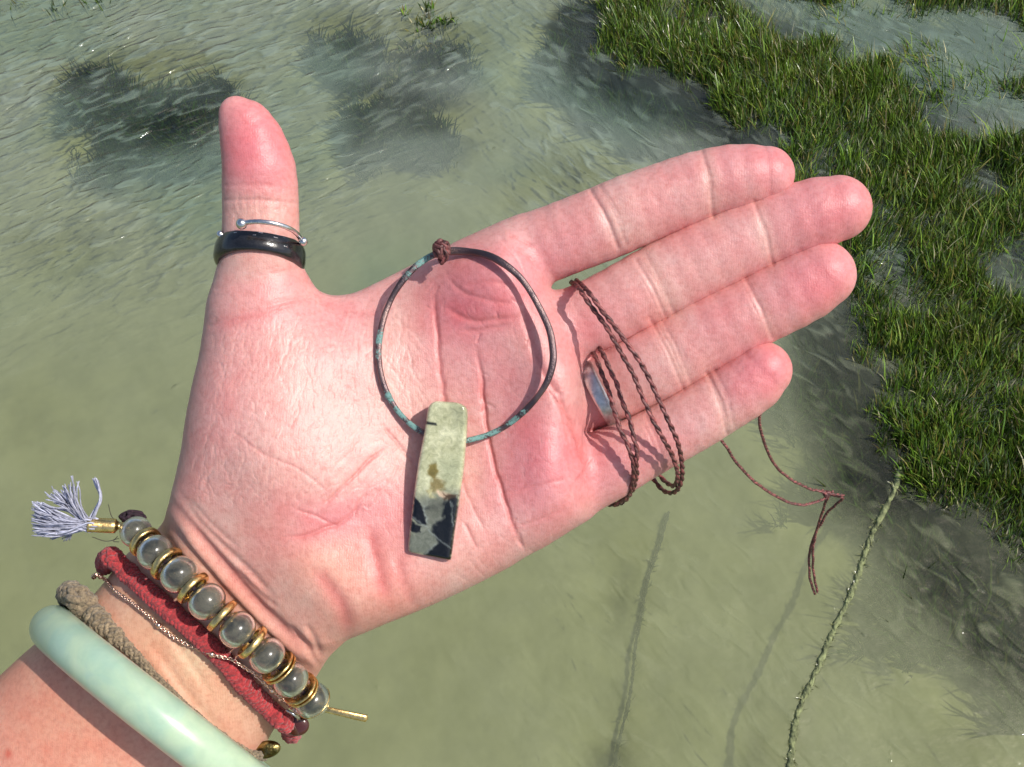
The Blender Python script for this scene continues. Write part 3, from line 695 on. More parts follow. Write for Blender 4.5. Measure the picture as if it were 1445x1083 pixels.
# fan of fine lines across the ball of the thumb, flowing from the web down to the wrist
def fan(t, s):
    """t 0..1 across (left edge to palm centre), s 0..1 along"""
    A = np.array([(312, 450), (296, 520), (286, 600), (268, 680), (262, 715)], float)
    B = np.array([(560, 420), (596, 500), (600, 590), (560, 680), (520, 730)], float)
    x = s*4; i = min(3, int(x)); u = x-i
    return (A[i]*(1-u)+A[i+1]*u)*(1-t)+(B[i]*(1-u)+B[i+1]*u)*t
FINE = np.zeros((HH, WW))
for k in range(800):
    t = rng.uniform(0.02, 1); s = rng.uniform(0, .9); L = rng.uniform(.03, .13)
    dl = rng.normal(0, .035); P = [fan(np.clip(t+dt+dl*q+rng.normal(0, .005), 0, 1.05), min(1, s+L*q)) for q, dt in ((0, 0), (.35, .006), (.7, .0), (1, .008))]
    stroke(FINE, P, rng.uniform(.8, 1.15), -rng.uniform(.3, 1), n=7)
for k in range(620):      # cross hatch, palm and heel
    x, y = rng.uniform(290, 820), rng.uniform(420, 850); a = rng.normal(math.radians(-40 if x < 520 else 65), .5); L = rng.uniform(8, 36)
    stroke(FINE, [(x, y), (x+L*math.cos(a)*.5+rng.normal(0, 1.5), y+L*math.sin(a)*.5), (x+L*math.cos(a), y+L*math.sin(a))], rng.uniform(.9, 1.3), -rng.uniform(.2, .7), n=5)
for k in range(150):      # lines along the fingers and round the joints
    nm = ('index', 'middle', 'ring', 'pinky')[k % 4]; f = FING[nm]; i = rng.integers(2, 8); x, y, r, _ = f[i]; dx, dy = f[i+1][0]-x, f[i+1][1]-y; n_ = math.hypot(dx, dy); dx /= n_; dy /= n_
    o = rng.uniform(-.7, .7)*r; s = rng.uniform(-20, 40); L = rng.uniform(8, 30)
    x += dx*s-dy*o; y += dy*s+dx*o; stroke(FINE, [(x, y), (x+dx*L, y+dy*L)], rng.uniform(.9, 1.4), -rng.uniform(.15, .6), n=4)
for k in range(40):
    x = rng.uniform(330, 408); stroke(FINE, [(x, rng.uniform(262, 300)), (x+rng.normal(0, 2), rng.uniform(290, 325))], 1.1, -rng.uniform(.3, .9), n=4)
for k in range(130):      # wrist, along the folds
    t = rng.uniform(0, 1); x, y = 200+t*220+rng.normal(0, 14), 770+t*200+rng.normal(0, 18); a = math.radians(46+rng.normal(0, 6)); L = rng.uniform(15, 50)
    stroke(FINE, [(x, y), (x+L*math.cos(a), y+L*math.sin(a))], rng.uniform(.9, 1.5), -rng.uniform(.2, .7), n=4)
REL += FINE*0.075
REL += 0.12*noise2(HH, WW, 60, 3, 3)+0.045*noise2(HH, WW, 14, 5, 3)
handed = smooth(60, 200, np.mgrid[0:HH, 0:WW][1])  # forearm skin is smoother

# --- skin tone (base colour), sRGB
Yp, Xp = np.mgrid[0:HH, 0:WW].astype(float)
TONE = np.ones((HH, WW, 3))*np.array([228, 176, 166.0])
def blob(x, y, sx, sy, ang, col, amt):
    c, s = math.cos(R_(ang)), math.sin(R_(ang)); u = (Xp-x)*c+(Yp-y)*s; w = -(Xp-x)*s+(Yp-y)*c
    a = (np.exp(-0.5*((u/sx)**2+(w/sy)**2))*amt)[..., None]
    TONE[:] = TONE*(1-a)+np.array(col, float)*a
PINK = (224, 134, 142); ROSE = (226, 118, 124); PALE = (232, 190, 174); TAN = (234, 188, 150); ORG = (232, 150, 118)
blob(100, 1000, 220, 160, 45, (230, 170, 142), 1.0); blob(40, 1010, 90, 70, 45, (230, 148, 120), .4)
blob(270, 920, 150, 60, 45, (236, 196, 160), .95); blob(310, 830, 150, 28, 45, (236, 176, 150), .8); blob(440, 900, 40, 30, 45, (236, 170, 150), .6)
blob(470, 810, 90, 50, 35, (234, 176, 152), .8); blob(560, 820, 40, 70, 0, (230, 150, 134), .4)
for x, y, sx, sy, an, a in ((358, 200, 42, 50, 0, .95), (372, 250, 40, 30, 0, .6), (390, 400, 55, 20, -10, .4), (500, 450, 50, 45, 0, .45), (370, 450, 70, 14, -8, .35), (470, 735, 70, 22, -20, .6), (430, 720, 70, 20, 10, .35),
                            (680, 430, 60, 40, 0, .75), (640, 420, 30, 60, 0, .4), (700, 520, 60, 60, 0, .45), (760, 640, 60, 60, -60, .7), (740, 700, 60, 50, -30, .55), (600, 520, 40, 60, 0, .2), (330, 560, 40, 90, 10, .25), (590, 750, 50, 50, 0, .45),
                            (1050, 235, 70, 32, -8, .55), (1160, 290, 70, 38, -15, .7), (1140, 390, 70, 38, -25, .75), (1070, 525, 55, 32, -30, .8), (790, 345, 60, 35, -20, .45), (940, 300, 40, 40, 0, .3), (880, 440, 50, 30, -25, .35), (1010, 350, 45, 30, -20, .3),
                            (960, 500, 40, 30, -25, .3), (1010, 450, 40, 30, -25, .4), (960, 610, 45, 25, -30, .4), (870, 660, 50, 35, -30, .5), (740, 380, 60, 30, 0, .5), (830, 480, 40, 40, 0, .4)):
    blob(x, y, sx, sy, an, PINK, a*.82)
for x, y, sx, sy, an, a in ((1180, 300, 40, 30, 0, .3), (1165, 400, 45, 22, -30, .45), (1085, 525, 30, 24, 0, .5), (350, 195, 35, 40, 0, .45), (1090, 225, 34, 22, 0, .4), (690, 440, 40, 18, 0, .3), (770, 640, 34, 40, -50, .3)):
    blob(x, y, sx, sy, an, ROSE, a)
for x, y, sx, sy, an, a in ((365, 305, 45, 26, 0, .7), (360, 375, 50, 20, 0, .5), (930, 400, 12, 45, -25, .6), (868, 312, 12, 40, -20, .35), (1002, 255, 9, 45, -8, .6), (1078, 330, 10, 45, -15, .55), (950, 500, 10, 45, -25, .55), (1078, 445, 8, 40, -25, .45),
                            (1015, 570, 9, 42, -20, .6), (560, 470, 30, 60, 10, .45), (570, 560, 30, 50, 0, .4), (420, 580, 70, 90, 0, .12), (640, 640, 40, 70, -15, .45), (640, 780, 70, 30, -30, .5), (900, 600, 30, 20, -25, .3), (640, 690, 30, 60, 0, .3), (735, 480, 25, 25, 0, .25)):
    blob(x, y, sx, sy, an, PALE, a)
mo = noise2(HH, WW, 46, 21, 4); mo2 = noise2(HH, WW, 16, 22, 3); mo3 = noise2(HH, WW, 90, 23, 3)
TONE[..., 1] += 10*mo+6*mo2+4*mo3; TONE[..., 2] += 9*mo+6*mo2+3*mo3; TONE[..., 0] += 2.5*mo3+1.5*mo2
cr = np.zeros((HH, WW))        # creases are redder
for pts, w, dp in BIG: stroke(cr, pts, w*1.3 if w < 5 else w*.8, min(1, -dp*2.0))
for pts, w, dp in (([(236, 700), (258, 726), (290, 768), (330, 815), (372, 862), (415, 902), (450, 922)], 5, .6), ([(296, 460), (360, 446), (440, 418)], 5, .6)): stroke(cr, pts, w, dp)
cr = np.clip(cr, 0, 1)[..., None]*.5
TONE = TONE*(1-cr)+np.array([214, 112, 108.0])*cr
fl = np.clip(-FINE, 0, 1)[..., None]*.16
TONE = TONE*(1-fl)+np.array([250, 220, 205.0])*fl
sp = np.exp(-0.5*(((Xp-12)/3.5)**2+((Yp-1064)/4.5)**2))[..., None]*.6; TONE = TONE*(1-sp)+np.array([205, 80, 60.0])*sp
# creases under the ring of the knot etc. stay soft
TONE = np.clip(TONE*np.array([.945, .92, .92]), 20, 252)

def mat_skin():
    m, n, l, b = new_mat('skin')
    v = coords(n, l)
    a = attr(n, 'tone')
    f1 = noise(n, l, v, 900, 4); f2 = noise(n, l, v, 3200, 2)
    c = mixc(n, l, a.outputs['Color'], mixc(n, l, (0.74, 0.55, 0.53), (1.0, 1.0, 1.0), ramp(n, l, f1, 0.25, 0.62)), 0.45, 'MULTIPLY')
    l.new(c, b.inputs['Base Color'])
    b.inputs['Subsurface Weight'].default_value = 0.28
    b.inputs['Subsurface Radius'].default_value = (1.0, 0.33, 0.20); b.inputs['Subsurface Scale'].default_value = 0.0016
    b.inputs['Specular IOR Level'].default_value = 0.5
    r = n.new('ShaderNodeMapRange'); l.new(f1, r.inputs[0]); r.inputs[3].default_value = 0.36; r.inputs[4].default_value = 0.54
    l.new(r.outputs[0], b.inputs['Roughness'])
    vor = n.new('ShaderNodeTexVoronoi'); vor.feature = 'DISTANCE_TO_EDGE'; vor.inputs['Scale'].default_value = 1500; l.new(v, vor.inputs['Vector'])
    h = math_(n, l, 'ADD', ramp(n, l, vor.outputs['Distance'], 0.0, 0.25), math_(n, l, 'MULTIPLY', f2, 0.7))
    b1 = bump(n, l, h, 0.00004, 0.4)
    wv_ = n.new('ShaderNodeTexWave'); wv_.inputs['Scale'].default_value = 560; wv_.inputs['Distortion'].default_value = 9; wv_.inputs['Detail'].default_value = 1; wv_.inputs['Detail Scale'].default_value = .35; l.new(v, wv_.inputs['Vector'])
    b1 = bump(n, l, wv_.outputs['Fac'], 0.00003, 0.3, b1)
    l.new(bump(n, l, f1, 0.00010, 0.6, b1), b.inputs['Normal'])
    return m
HANDH = 0.92
V, Q = surface_nets(hand_sdf, (-208, -208, -52), (92, 72, 20), HANDH)
V = project(V, 1, 0.4)
V, Q = subdiv(V, Q); V = project(V, 2, 0.3)
V, Q = subdiv(V, Q)
f0 = hand_sdf(V); N = vnormals(V, Q); V = V-N*np.clip(f0, -0.15, 0.15)[:, None]
# close the fingers again: every finger turns about its knuckle until it touches the next
NAMES = ('index', 'middle', 'ring', 'pinky')
ds_ = np.stack([np.minimum(finger_sdf(V, SPREAD[k], FLAT[k]), 30) for k in NAMES], -1)
W_ = np.exp(-(ds_-ds_.min(1, keepdims=True))/.5); W_ /= W_.sum(1, keepdims=True)
OFF = np.zeros_like(V)
for i_, k in enumerate(NAMES):
    pv, an, ax2 = PIV[k]
    s_ = (V[:, 0]-pv[0])*ax2[0]+(V[:, 1]-pv[1])*ax2[1]
    w_ = W_[:, i_]*smooth(-3, 5, s_)*smooth(6, 2.5, ds_[:, i_])
    R2 = rot2(V, pv, -an); OFF += (R2-V)*w_[:, None]
V = V+OFF
px, py = to_px(V)
N = vnormals(V, Q)
V = V+N*(bil(REL, px, py)*smooth(0.0, 0.45, N[:, 2]))[:, None]
Tn = bil(TONE, px, py)/255.0
Tn = np.where(Tn <= 0.04045, Tn/12.92, ((Tn+0.055)/1.055)**2.4)
back = smooth(-0.15, -0.5, N[:, 2])[:, None]; Tn = Tn*(1-back)+s2l(222, 168, 140)*back
HV, HQ = V, Q
me = np_mesh('hand', to_world(V), Q)
vcol(me, 'tone', Tn)
hand = link_mesh('hand', me, mat_skin())
tag(hand, 'open left palm and bare forearm held out flat over the water, wearing rings and bracelets', 'hand')

# height of the skin over any point, for laying things on it
ZS = np.full((HH//2+60, WW//2+60), -60.0)
px, py = to_px(HV); m = (px > 0) & (py > 0) & (px < WW+60) & (py < HH+60) & (vnormals(HV, HQ)[:, 2] > -0.2)
np.maximum.at(ZS, ((py[m]/2).astype(int), (px[m]/2).astype(int)), HV[m, 2])
for _ in range(2):   # fill pin holes
    P = np.pad(ZS, 1, mode='edge'); nb = np.max([P[1+i:P.shape[0]-1+i, 1+j:P.shape[1]-1+j] for i in (-1, 0, 1) for j in (-1, 0, 1)], axis=0)
    cntn = np.sum([P[1+i:P.shape[0]-1+i, 1+j:P.shape[1]-1+j] > -59 for i in (-1, 0, 1) for j in (-1, 0, 1)], axis=0)
    ZS = np.where((ZS < -59) & (cntn >= 6), nb, ZS)
def skin_z(x, y):
    return float(ZS[min(max(int(y/2), 0), ZS.shape[0]-1), min(max(int(x/2), 0), ZS.shape[1]-1)])
# ---------------------------------------------------------------- jewellery
M_SILVER = mat_simple('silver', (.72, .71, .69), .24, 1.0, .08, 900, 2600, .00003)
M_BRUSH = mat_simple('brushed_silver', (.62, .61, .60), .36, 1.0, .12, 900, 2600, .00006)
M_BLACK = mat_simple('black_shell', (.012, .012, .014), .22, 0, .3, 500, 900, .00008, coat=.6)
M_GOLD = mat_simple('brass', (.85, .60, .24), .27, 1.0, .12, 700, 700, .00012)
M_ROSE = mat_simple('rose_gold', (.95, .68, .55), .26, 1.0, .1, 700, 1400, .00003)
M_CORD = mat_simple('waxed_cord', (.14, .052, .048), .45, 0, .45, 1100, 2600, .00012, tint=True, spec=.45)
M_RED = mat_simple('red_yarn', (.44, .034, .038), .8, 0, .25, 1500, 4200, .00025, tint=True, sheen=.3, sub=.15, subr=.0006)
M_HEMP = mat_simple('hemp_yarn', (.26, .20, .125), .9, 0, .3, 1500, 4000, .00025, tint=True, sheen=.2)
M_PURPLE = mat_simple('plum_yarn', (.035, .015, .025), .8, 0, .3, 1500, 4000, .0002, tint=True)
M_THREAD = mat_simple('lilac_thread', (.44, .45, .56), .7, 0, .18, 900, 3000, .0001, tint=True, sheen=.3)

def w(px, py, z): return to_world(pl(px, py, z))[0]
def ring_frames(ctr, nrm, up=(0, 0, 1)):
    nrm = np.asarray(nrm, float); nrm /= np.linalg.norm(nrm); a = np.cross(nrm, up); a /= np.linalg.norm(a); b = np.cross(a, nrm)
    return a, b, nrm
# thumb rings
def thumb_ring():
    c = pl(367, 362, -4.0); a, b, nr = ring_frames(c, pl(367, 200, 2)-pl(367, 362, -2)+np.array([0, 0, -13.0]))
    m = 120; th = np.linspace(0, 2*math.pi, m, endpoint=False); Ra, Rb = 9.1, 8.4
    P = c+np.outer(np.cos(th)*Ra, a)+np.outer(np.sin(th)*Rb, b); O = np.outer(np.cos(th), a)+np.outer(np.sin(th), b)
    k = 22; ph = np.linspace(0, 2*math.pi, k, endpoint=False)
    pr = np.stack([np.sign(np.cos(ph))*np.abs(np.cos(ph))**.8*1.45, np.sign(np.sin(ph))*np.abs(np.sin(ph))**.75*2.75], -1)
    groove = np.exp(-0.5*((pr[:, 1]-.5)/.25)**2)*(pr[:, 0] > 0)*.12; pr[:, 0] -= groove
    G = Geo(); G.loop(P, pr, (O, np.tile(nr, (m, 1))))
    t = empty('thumb_ring', to_world(c)[0]); tag(t, 'thick glossy black ring with small silver flecks around the thumb', 'ring')
    G.build('band', M_BLACK, t)
    G = Geo()
    for th0, s in ((1.95, 1.3), (1.5, .5), (1.38, 1.25), (1.05, .7), (2.3, 1.0), (.85, 1.3), (1.62, -1.3), (1.15, -1.2), (2.1, -1.0), (.8, -.7)):
        L = rng.uniform(.012, .05); q = np.linspace(th0-L, th0+L, 5)
        rad = 1.42 if abs(s) < 1 else 1.28
        P2 = c+np.outer(np.cos(q)*(Ra+rad), a)+np.outer(np.sin(q)*(Rb+rad), b)+nr*s
        G.tube(P2, rng.uniform(.06, .12), 6)
    G.build('inlay', M_SILVER, t)
thumb_ring()
def open_ring():
    t = empty('open_ring', w(367, 330, -4)); tag(t, 'thin silver wire ring with ball ends above the black thumb ring', 'ring')
    G = Geo()
    pts = [(341, 316, 8.2), (352, 313.5, 9.0), (368, 313, 9.4), (386, 315.5, 9.0), (402, 320, 7.6), (414, 326, 5.6), (422, 334, 2.5), (426, 343, -2), (424, 352, -7), (412, 356, -11), (370, 352, -13.5), (330, 346, -12), (313, 340, -7), (310, 333, -3.0), (313, 330, 0.6)]
    P = spline([pl(*p) for p in pts], 120); G.tube(P, .56, 10); G.build('band', M_SILVER, t)
    for x, y, z, r in ((341, 316, 8.4, 1.28), (311, 331, .6, .95), (428, 341, 2.0, 1.05)):
        G = Geo(); G.ball(pl(x, y, z), r, 18, 12); G.build('ball_end', M_SILVER, t)
open_ring()
def finger_ring():
    c = pl(846, 553, -15.5); ax = pl(925, 516, -12)-pl(820, 568, -17.5); a, b, nr = ring_frames(c, ax+np.array([0, 0, -3.0]))
    m = 96; th = np.linspace(0, 2*math.pi, m, endpoint=False); P = c+np.outer(np.cos(th)*8.6, a)+np.outer(np.sin(th)*8.6, b); O = np.outer(np.cos(th), a)+np.outer(np.sin(th), b)
    ph = np.linspace(0, 2*math.pi, 20, endpoint=False); pr = np.stack([np.cos(ph)*.62, np.sign(np.sin(ph))*np.abs(np.sin(ph))**.6*1.75], -1)
    G = Geo(); G.loop(P, pr, (O, np.tile(nr, (m, 1))))
    o = G.build('finger_ring', M_BRUSH); tag(o, 'polished plain silver band at the base of the ring finger, half under the cord', 'ring')
finger_ring()

# --- necklace: hammered copper hoop, stone bar, waxed cord
NK = empty('necklace', w(630, 490, 2)); tag(NK, 'pendant of green and black stone on a copper hoop, brown cord looped through fingers', 'necklace')
HP = [(662, 355.5, 4.6), (689, 361, 4.6), (713, 374, 5.0), (733, 391, 6.0), (748, 411, 6.8), (763, 438, 7.2), (775, 465, 7.4), (780, 491, 7.2), (780, 513, 6.8), (772, 539, 6.0), (757, 562, 5.4), (737, 583, 4.6), (713, 602, 4.0), (688, 614, 3.6), (663, 621, 3.2), (645, 623, 3.0), (630, 622, 3.0), (612, 617, 3.2), (597, 611, 3.4), (577, 597, 4.2), (559, 577, 5.0), (544, 550, 5.6), (536, 521, 6.0), (534, 491, 6.0), (539, 459, 5.6), (549, 429, 5.0), (565, 401, 4.4), (586, 377, 4.2), (610, 361, 4.2), (634, 355, 4.4)]
ZW = np.array([skin_z(x, y) for x, y, _ in HP])
def hoop():
    def lift(x, y):     # the wire lies close on the left and top, and arches clear of the hollow on the right
        return 1.5+4.2*smooth(640, 780, x)*smooth(640, 480, y)+2.6*math.exp(-0.5*(((x-632)/38)**2+((y-618)/24)**2))
    Z_ = np.array([skin_z(x, y) if skin_z(x, y) > -6 else -2.5 for x, y, _ in HP]); Z_ = (Z_+np.roll(Z_, 1)+np.roll(Z_, -1))/3
    pts = [pl(x, y, z+float(lift(x, y))) for (x, y, _), z in zip(HP, Z_)]
    P = closed_spline(pts, 300); m = len(P); T, A, B = frames_of(P, True)
    ph = np.linspace(0, 2*math.pi, 14, endpoint=False)
    jit = np.interp(np.arange(m), np.arange(0, m+10, 10), np.append(rng.normal(0, .07, m//10), 0)[:m//10+1] if m//10+1 <= 31 else 0)
    wd = .74+.09*np.cos(np.arange(m)/m*2*math.pi)+jit*.7
    pr = np.stack([np.outer(wd, np.sign(np.cos(ph))*np.abs(np.cos(ph))**.7), np.outer(.62+jit*.3, np.sign(np.sin(ph))*np.abs(np.sin(ph))**.8)], -1)
    x, y = to_px(P)
    # verdigris where the photograph shows it
    ver = np.zeros(m)
    for vx, vy, s, a in ((597, 368, 13, .9), (576, 388, 8, .6), (536, 478, 9, .9), (535, 500, 6, .7), (553, 560, 8, 1.0), (566, 584, 10, 1.), (583, 601, 10, 1.), (672, 619, 14, 1.), (696, 611, 12, .9), (725, 594, 9, .9), (740, 581, 5, .7)):
        ver = np.maximum(ver, a*np.exp(-0.5*(((x-vx)**2+(y-vy)**2)/s**2)))
    G = Geo(); G.loop(P, pr, (A, B), c=np.repeat(np.stack([ver, ver, ver], -1), 14, axis=0))
    i = int(np.argmin((x-550)**2+(y-556)**2)); G.ball(P[i]+[0, 0, .35], .85, 12, 8, c=(1, 1, 1))
    mt, n, l, b = new_mat('aged_copper'); v = coords(n, l)
    f = noise(n, l, v, 2300, 4, .65); f2 = noise(n, l, v, 150, 3)
    metal = mixc(n, l, (.13, .095, .10), (.30, .20, .18), ramp(n, l, f2, .4, .75))
    fac = ramp(n, l, math_(n, l, 'ADD', attr(n, 'tint').outputs['Fac'], math_(n, l, 'MULTIPLY', math_(n, l, 'SUBTRACT', f, .5), 2.4)), .42, .85)
    l.new(mixc(n, l, metal, mixc(n, l, (.09, .20, .19), (.24, .44, .39), f), fac), b.inputs['Base Color'])
    l.new(math_(n, l, 'SUBTRACT', .95, math_(n, l, 'MULTIPLY', fac, .85), clamp=True), b.inputs['Metallic'])
    l.new(math_(n, l, 'ADD', .34, math_(n, l, 'MULTIPLY', fac, .4)), b.inputs['Roughness'])
    l.new(bump(n, l, f, .00016), b.inputs['Normal'])
    G.build('hoop', mt, NK)
hoop()
def stone():
    # outline of the polished face and its thickness; painted mineral zones
    top = [(603, 577), (609, 568), (618, 564), (634, 565), (650, 567), (658, 572), (660.5, 580)]
    prof = np.array([  # y along, left x, right x
        (0.0, 616, 645), (.010, 611, 652), (.028, 607, 657.5), (.05, 605, 659.8), (.09, 603.5, 660.5), (.2, 600, 659), (.4, 591.5, 655.5), (.6, 585.5, 649.5), (.8, 580.5, 643), (.95, 577, 638.5), (.985, 577, 637.5), (1.0, 578.5, 636.5)])
    ny, nx = 150, 44; s = np.linspace(0, 1, ny); u = np.linspace(-1, 1, nx)
    xl = np.interp(s, prof[:, 0], prof[:, 1]); xr = np.interp(s, prof[:, 0], prof[:, 2])
    yl = 566+s*(778-566); yr = 568+s*(789-568)
    U = u[None]; X = (xl[:, None]*(1-U)+xr[:, None]*(1+U))/2; Y = (yl[:, None]*(1-U)+yr[:, None]*(1+U))/2
    zc = 3.1-s*.1; half = 2.9+.25*s
    ed = np.clip((1-np.abs(U))/.22, 0, 1); en = np.clip(np.minimum(s, 1-s)[:, None]/.03, 0, 1)
    rnd = (1-(1-ed)**2)**.5*(.35)+.65; rnd = rnd*((1-(1-en)**2)**.5*.35+.65)
    lump = 1+.02*noise2(ny, nx, 12, 77, 3)
    V = []; 
    for sgn in (1, -1):
        Z = zc[:, None]+sgn*half[:, None]*rnd*lump
        V.append(np.stack([pl(x, y, 3) for x, y in zip(X.ravel(), Y.ravel())])*[1, 1, 0]+np.stack([0*Z.ravel(), 0*Z.ravel(), Z.ravel()], -1))
    V = np.vstack(V); M = ny*nx; i, j = np.meshgrid(np.arange(ny-1), np.arange(nx-1), indexing='ij')
    q = np.stack([i*nx+j, (i+1)*nx+j, (i+1)*nx+j+1, i*nx+j+1], -1).reshape(-1, 4)
    rim = np.concatenate([np.arange(nx-1), np.arange(ny-1)*nx+nx-1, (ny-1)*nx+np.arange(nx-1, 0, -1), np.arange(ny-1, 0, -1)*nx]); r2 = np.roll(rim, -1)
    Q = np.vstack([q, q[:, ::-1]+M, np.stack([rim, r2, r2+M, rim+M], -1)])
    x, y = X.ravel(), Y.ravel()
    C = np.tile(np.array([192, 192, 158.0]), (M, 1))
    def nz(c, sd, o=3): return noise2(ny, nx, c, sd, o).ravel()
    n1, n2, n3 = nz(10, 1), nz(3.2, 2, 2), nz(26, 3)
    C += n1[:, None]*[14, 14, 16]+n2[:, None]*[10, 9, 9]
    def reg(poly, col, amt=1.0, soft=1.2, wob=3.2):
        xx, yy = x+n2*wob, y+n1*wob; d = seg_dist(xx, yy, poly, True); d = np.where(inside(xx, yy, poly), d, -d); a = (smooth(-soft*1.5, soft*1.5, d)*amt)[:, None]
        C[:] = C*(1-a)+np.array(col, float)*a
    reg([(640, 566), (662, 570), (660, 600), (646, 596), (636, 580)], (150, 152, 122), .8, 6); reg([(620, 650), (650, 640), (652, 672), (630, 690)], (168, 172, 140), .8, 7)
    reg([(588, 700), (650, 690), (640, 780), (578, 775)], (118, 122, 112), .9, 8)
    reg([(602, 594), (617, 596.5), (618, 600), (602, 598)], (40, 42, 36), 1, .8, .4)
    reg([(607, 655), (616, 652), (620, 664), (614, 676), (605, 668)], (120, 106, 52), .9, 1.5, 1); reg([(612, 672), (628, 678), (626, 690), (606, 694)], (128, 112, 66), .8, 2.5)
    reg([(618, 690), (634, 694), (642, 702), (620, 698)], (214, 186, 160), .95, 1.2); reg([(606, 690), (612, 688), (616, 705), (609, 700)], (190, 184, 140), .8, 1.2)
    reg([(626, 694), (646, 696), (644, 708), (632, 704)], (66, 50, 34), .95, 1.2)
    reg([(586, 699), (592, 704), (601, 722), (603, 738), (592, 736), (583, 728)], (14, 15, 17), 1, 1.0, 1.2); reg([(583, 734), (596, 738), (594, 750), (582, 746)], (15, 16, 18), 1, 1.0)
    reg([(600, 716), (632, 704), (648, 700), (646, 722), (640, 770), (636, 792), (616, 764), (610, 742), (626, 730), (628, 712), (618, 722)], (16, 18, 19), 1, 2.6, 3.0)
    reg([(612, 700), (628, 700), (626, 726), (610, 738), (602, 724)], (106, 108, 96), .85, 3)
    reg([(600, 776), (618, 764), (640, 770), (637, 793), (600, 784)], (12, 13, 13), 1, 1.2)
    reg([(612, 744), (620, 762), (604, 778), (580, 778), (580, 752), (598, 748)], (112, 116, 104), .9, 2, 2)
    for a, b_ in (((606, 745), (637, 772)), ((616, 765), (600, 780)), ((583, 727), (604, 741)), ((638, 706), (640, 740)), ((600, 712), (604, 735))):
        d = seg_dist(x+n2*1.5, y+n1*1.5, [a, b_]); aa = (np.exp(-.5*(d/.8)**2)*.6)[:, None]; C[:] = C*(1-aa)+np.array([150, 158, 156.0])*aa
    Cl = np.clip(C, 5, 250)/255; Cl = np.where(Cl <= .04045, Cl/12.92, ((Cl+.055)/1.055)**2.4)
    me = np_mesh('stone', to_world(V), Q); vcol(me, 'tint', np.vstack([Cl, Cl]))
    mt, n, l, b = new_mat('prehnite'); v = coords(n, l); a = attr(n, 'tint').outputs['Color']
    f = noise(n, l, v, 700, 5, .65, 1.0)
    l.new(mixc(n, l, a, mixc(n, l, (.74, .76, .72), (1.12, 1.12, 1.1), ramp(n, l, f, .3, .7)), 1.0, 'MULTIPLY'), b.inputs['Base Color'])
    b.inputs['Roughness'].default_value = .16; b.inputs['Coat Weight'].default_value = .35; b.inputs['Coat Roughness'].default_value = .05
    b.inputs['Subsurface Weight'].default_value = .5; b.inputs['Subsurface Radius'].default_value = (1, 1, .75); b.inputs['Subsurface Scale'].default_value = .0012
    l.new(bump(n, l, f, .00007), b.inputs['Normal'])
    link_mesh('stone', me, mt, NK)
stone()
def twisted(name, pts, r, mat, parent, pitch=5.2, plies=2, cols=None, n=None, follow=0.0):
    P = spline(pts, n or 200); L = np.concatenate([[0], np.cumsum(np.linalg.norm(np.diff(P, axis=0), axis=1))])
    m = max(60, int(L[-1]/.28)); P = spline(pts, m); L = np.linspace(0, L[-1], m)
    jn = np.stack([np.interp(L, np.linspace(0, L[-1], 24), rng.normal(0, .09, 24)) for _ in range(3)], -1); P = P+jn
    T, A, B = frames_of(P); A = np.where(np.abs(A).sum(1)[:, None] < .1, 1, A)
    G = Geo(); ph0 = rng.uniform(0, 6)
    for q in range(plies):
        a = 2*math.pi*L/pitch+q*2*math.pi/plies+ph0
        O = (np.cos(a)[:, None]*A+np.sin(a)[:, None]*B)*r*.42
        c = np.ones((m, 3))*np.interp(L, np.linspace(0, L[-1], max(8, int(L[-1]/3))), rng.uniform(.65, 1.5, max(8, int(L[-1]/3))))[:, None]
        if q == 0: c = c*np.array([1.45, 1.2, 1.2])
        G.tube(P+O, r*.66, 8, c=c)
    return G.build(name, mat, parent)
def on_skin(pts, lift):
    out = []
    for i, p in enumerate(pts):
        x, y = p[:2]; dz = p[2] if len(p) > 2 else 0; ab = len(p) > 3
        z = p[2] if ab else skin_z(x, y)+lift+dz
        out.append(pl(x, y, z))
    return np.array(out)
A_ = 1 # marks an absolute depth
cordA = [(806, 398, -16, A_), (812, 402, -6, A_), (822, 414, 2.6, A_), (840, 440, 3.2, A_), (856, 462, 4.4, A_), (872, 489, 4.2, A_), (890, 522, 3.6, A_), (905, 556, 3.4, A_), (918, 586, 3.0, A_), (936, 620, 1.5, A_), (950, 646, -2, A_), (956, 668, -7, A_), (952, 685, -14, A_), (941, 682, -20, A_), (928, 668, -23, A_), (905, 640, -25, A_)]
cordB = [(812, 396, -16, A_), (819, 401, -5, A_), (830, 412, 3.2, A_), (848, 436, 4.6, A_), (868, 462, 5.4, A_), (890, 491, 5.4, A_), (911, 524, 4.8, A_), (927, 556, 4.2, A_), (943, 593, 3.0, A_), (956, 624, .5, A_), (963, 652, -4, A_), (963, 676, -9, A_), (956, 693, -14, A_), (944, 696, -19, A_), (931, 689, -23, A_), (916, 668, -25, A_), (900, 640, -26, A_)]
cordC = [(836, 495, -11, A_), (840, 503, -6, A_), (846, 520, -4.2, A_), (856, 545, -4.0, A_), (866, 578, -2.2, A_), (876, 608, -.6, A_), (888, 634, -.6, A_), (894, 662, -3, A_), (891, 688, -9, A_), (880, 706, -15, A_), (864, 713, -20, A_), (848, 706, -26, A_)]
cordD = [(844, 489, -10, A_), (850, 497, -5, A_), (859, 518, -3.0, A_), (870, 545, -2.8, A_), (881, 574, -1.2, A_), (891, 602, .4, A_), (897, 632, .2, A_), (899, 660, -3, A_), (895, 686, -9, A_), (884, 705, -15, A_), (868, 712, -20, A_), (850, 700, -26, A_)]
for pts in (cordA, cordB, cordC, cordD): twisted('cord', [pl(*p[:3]) for p in pts], .58, M_CORD, NK)
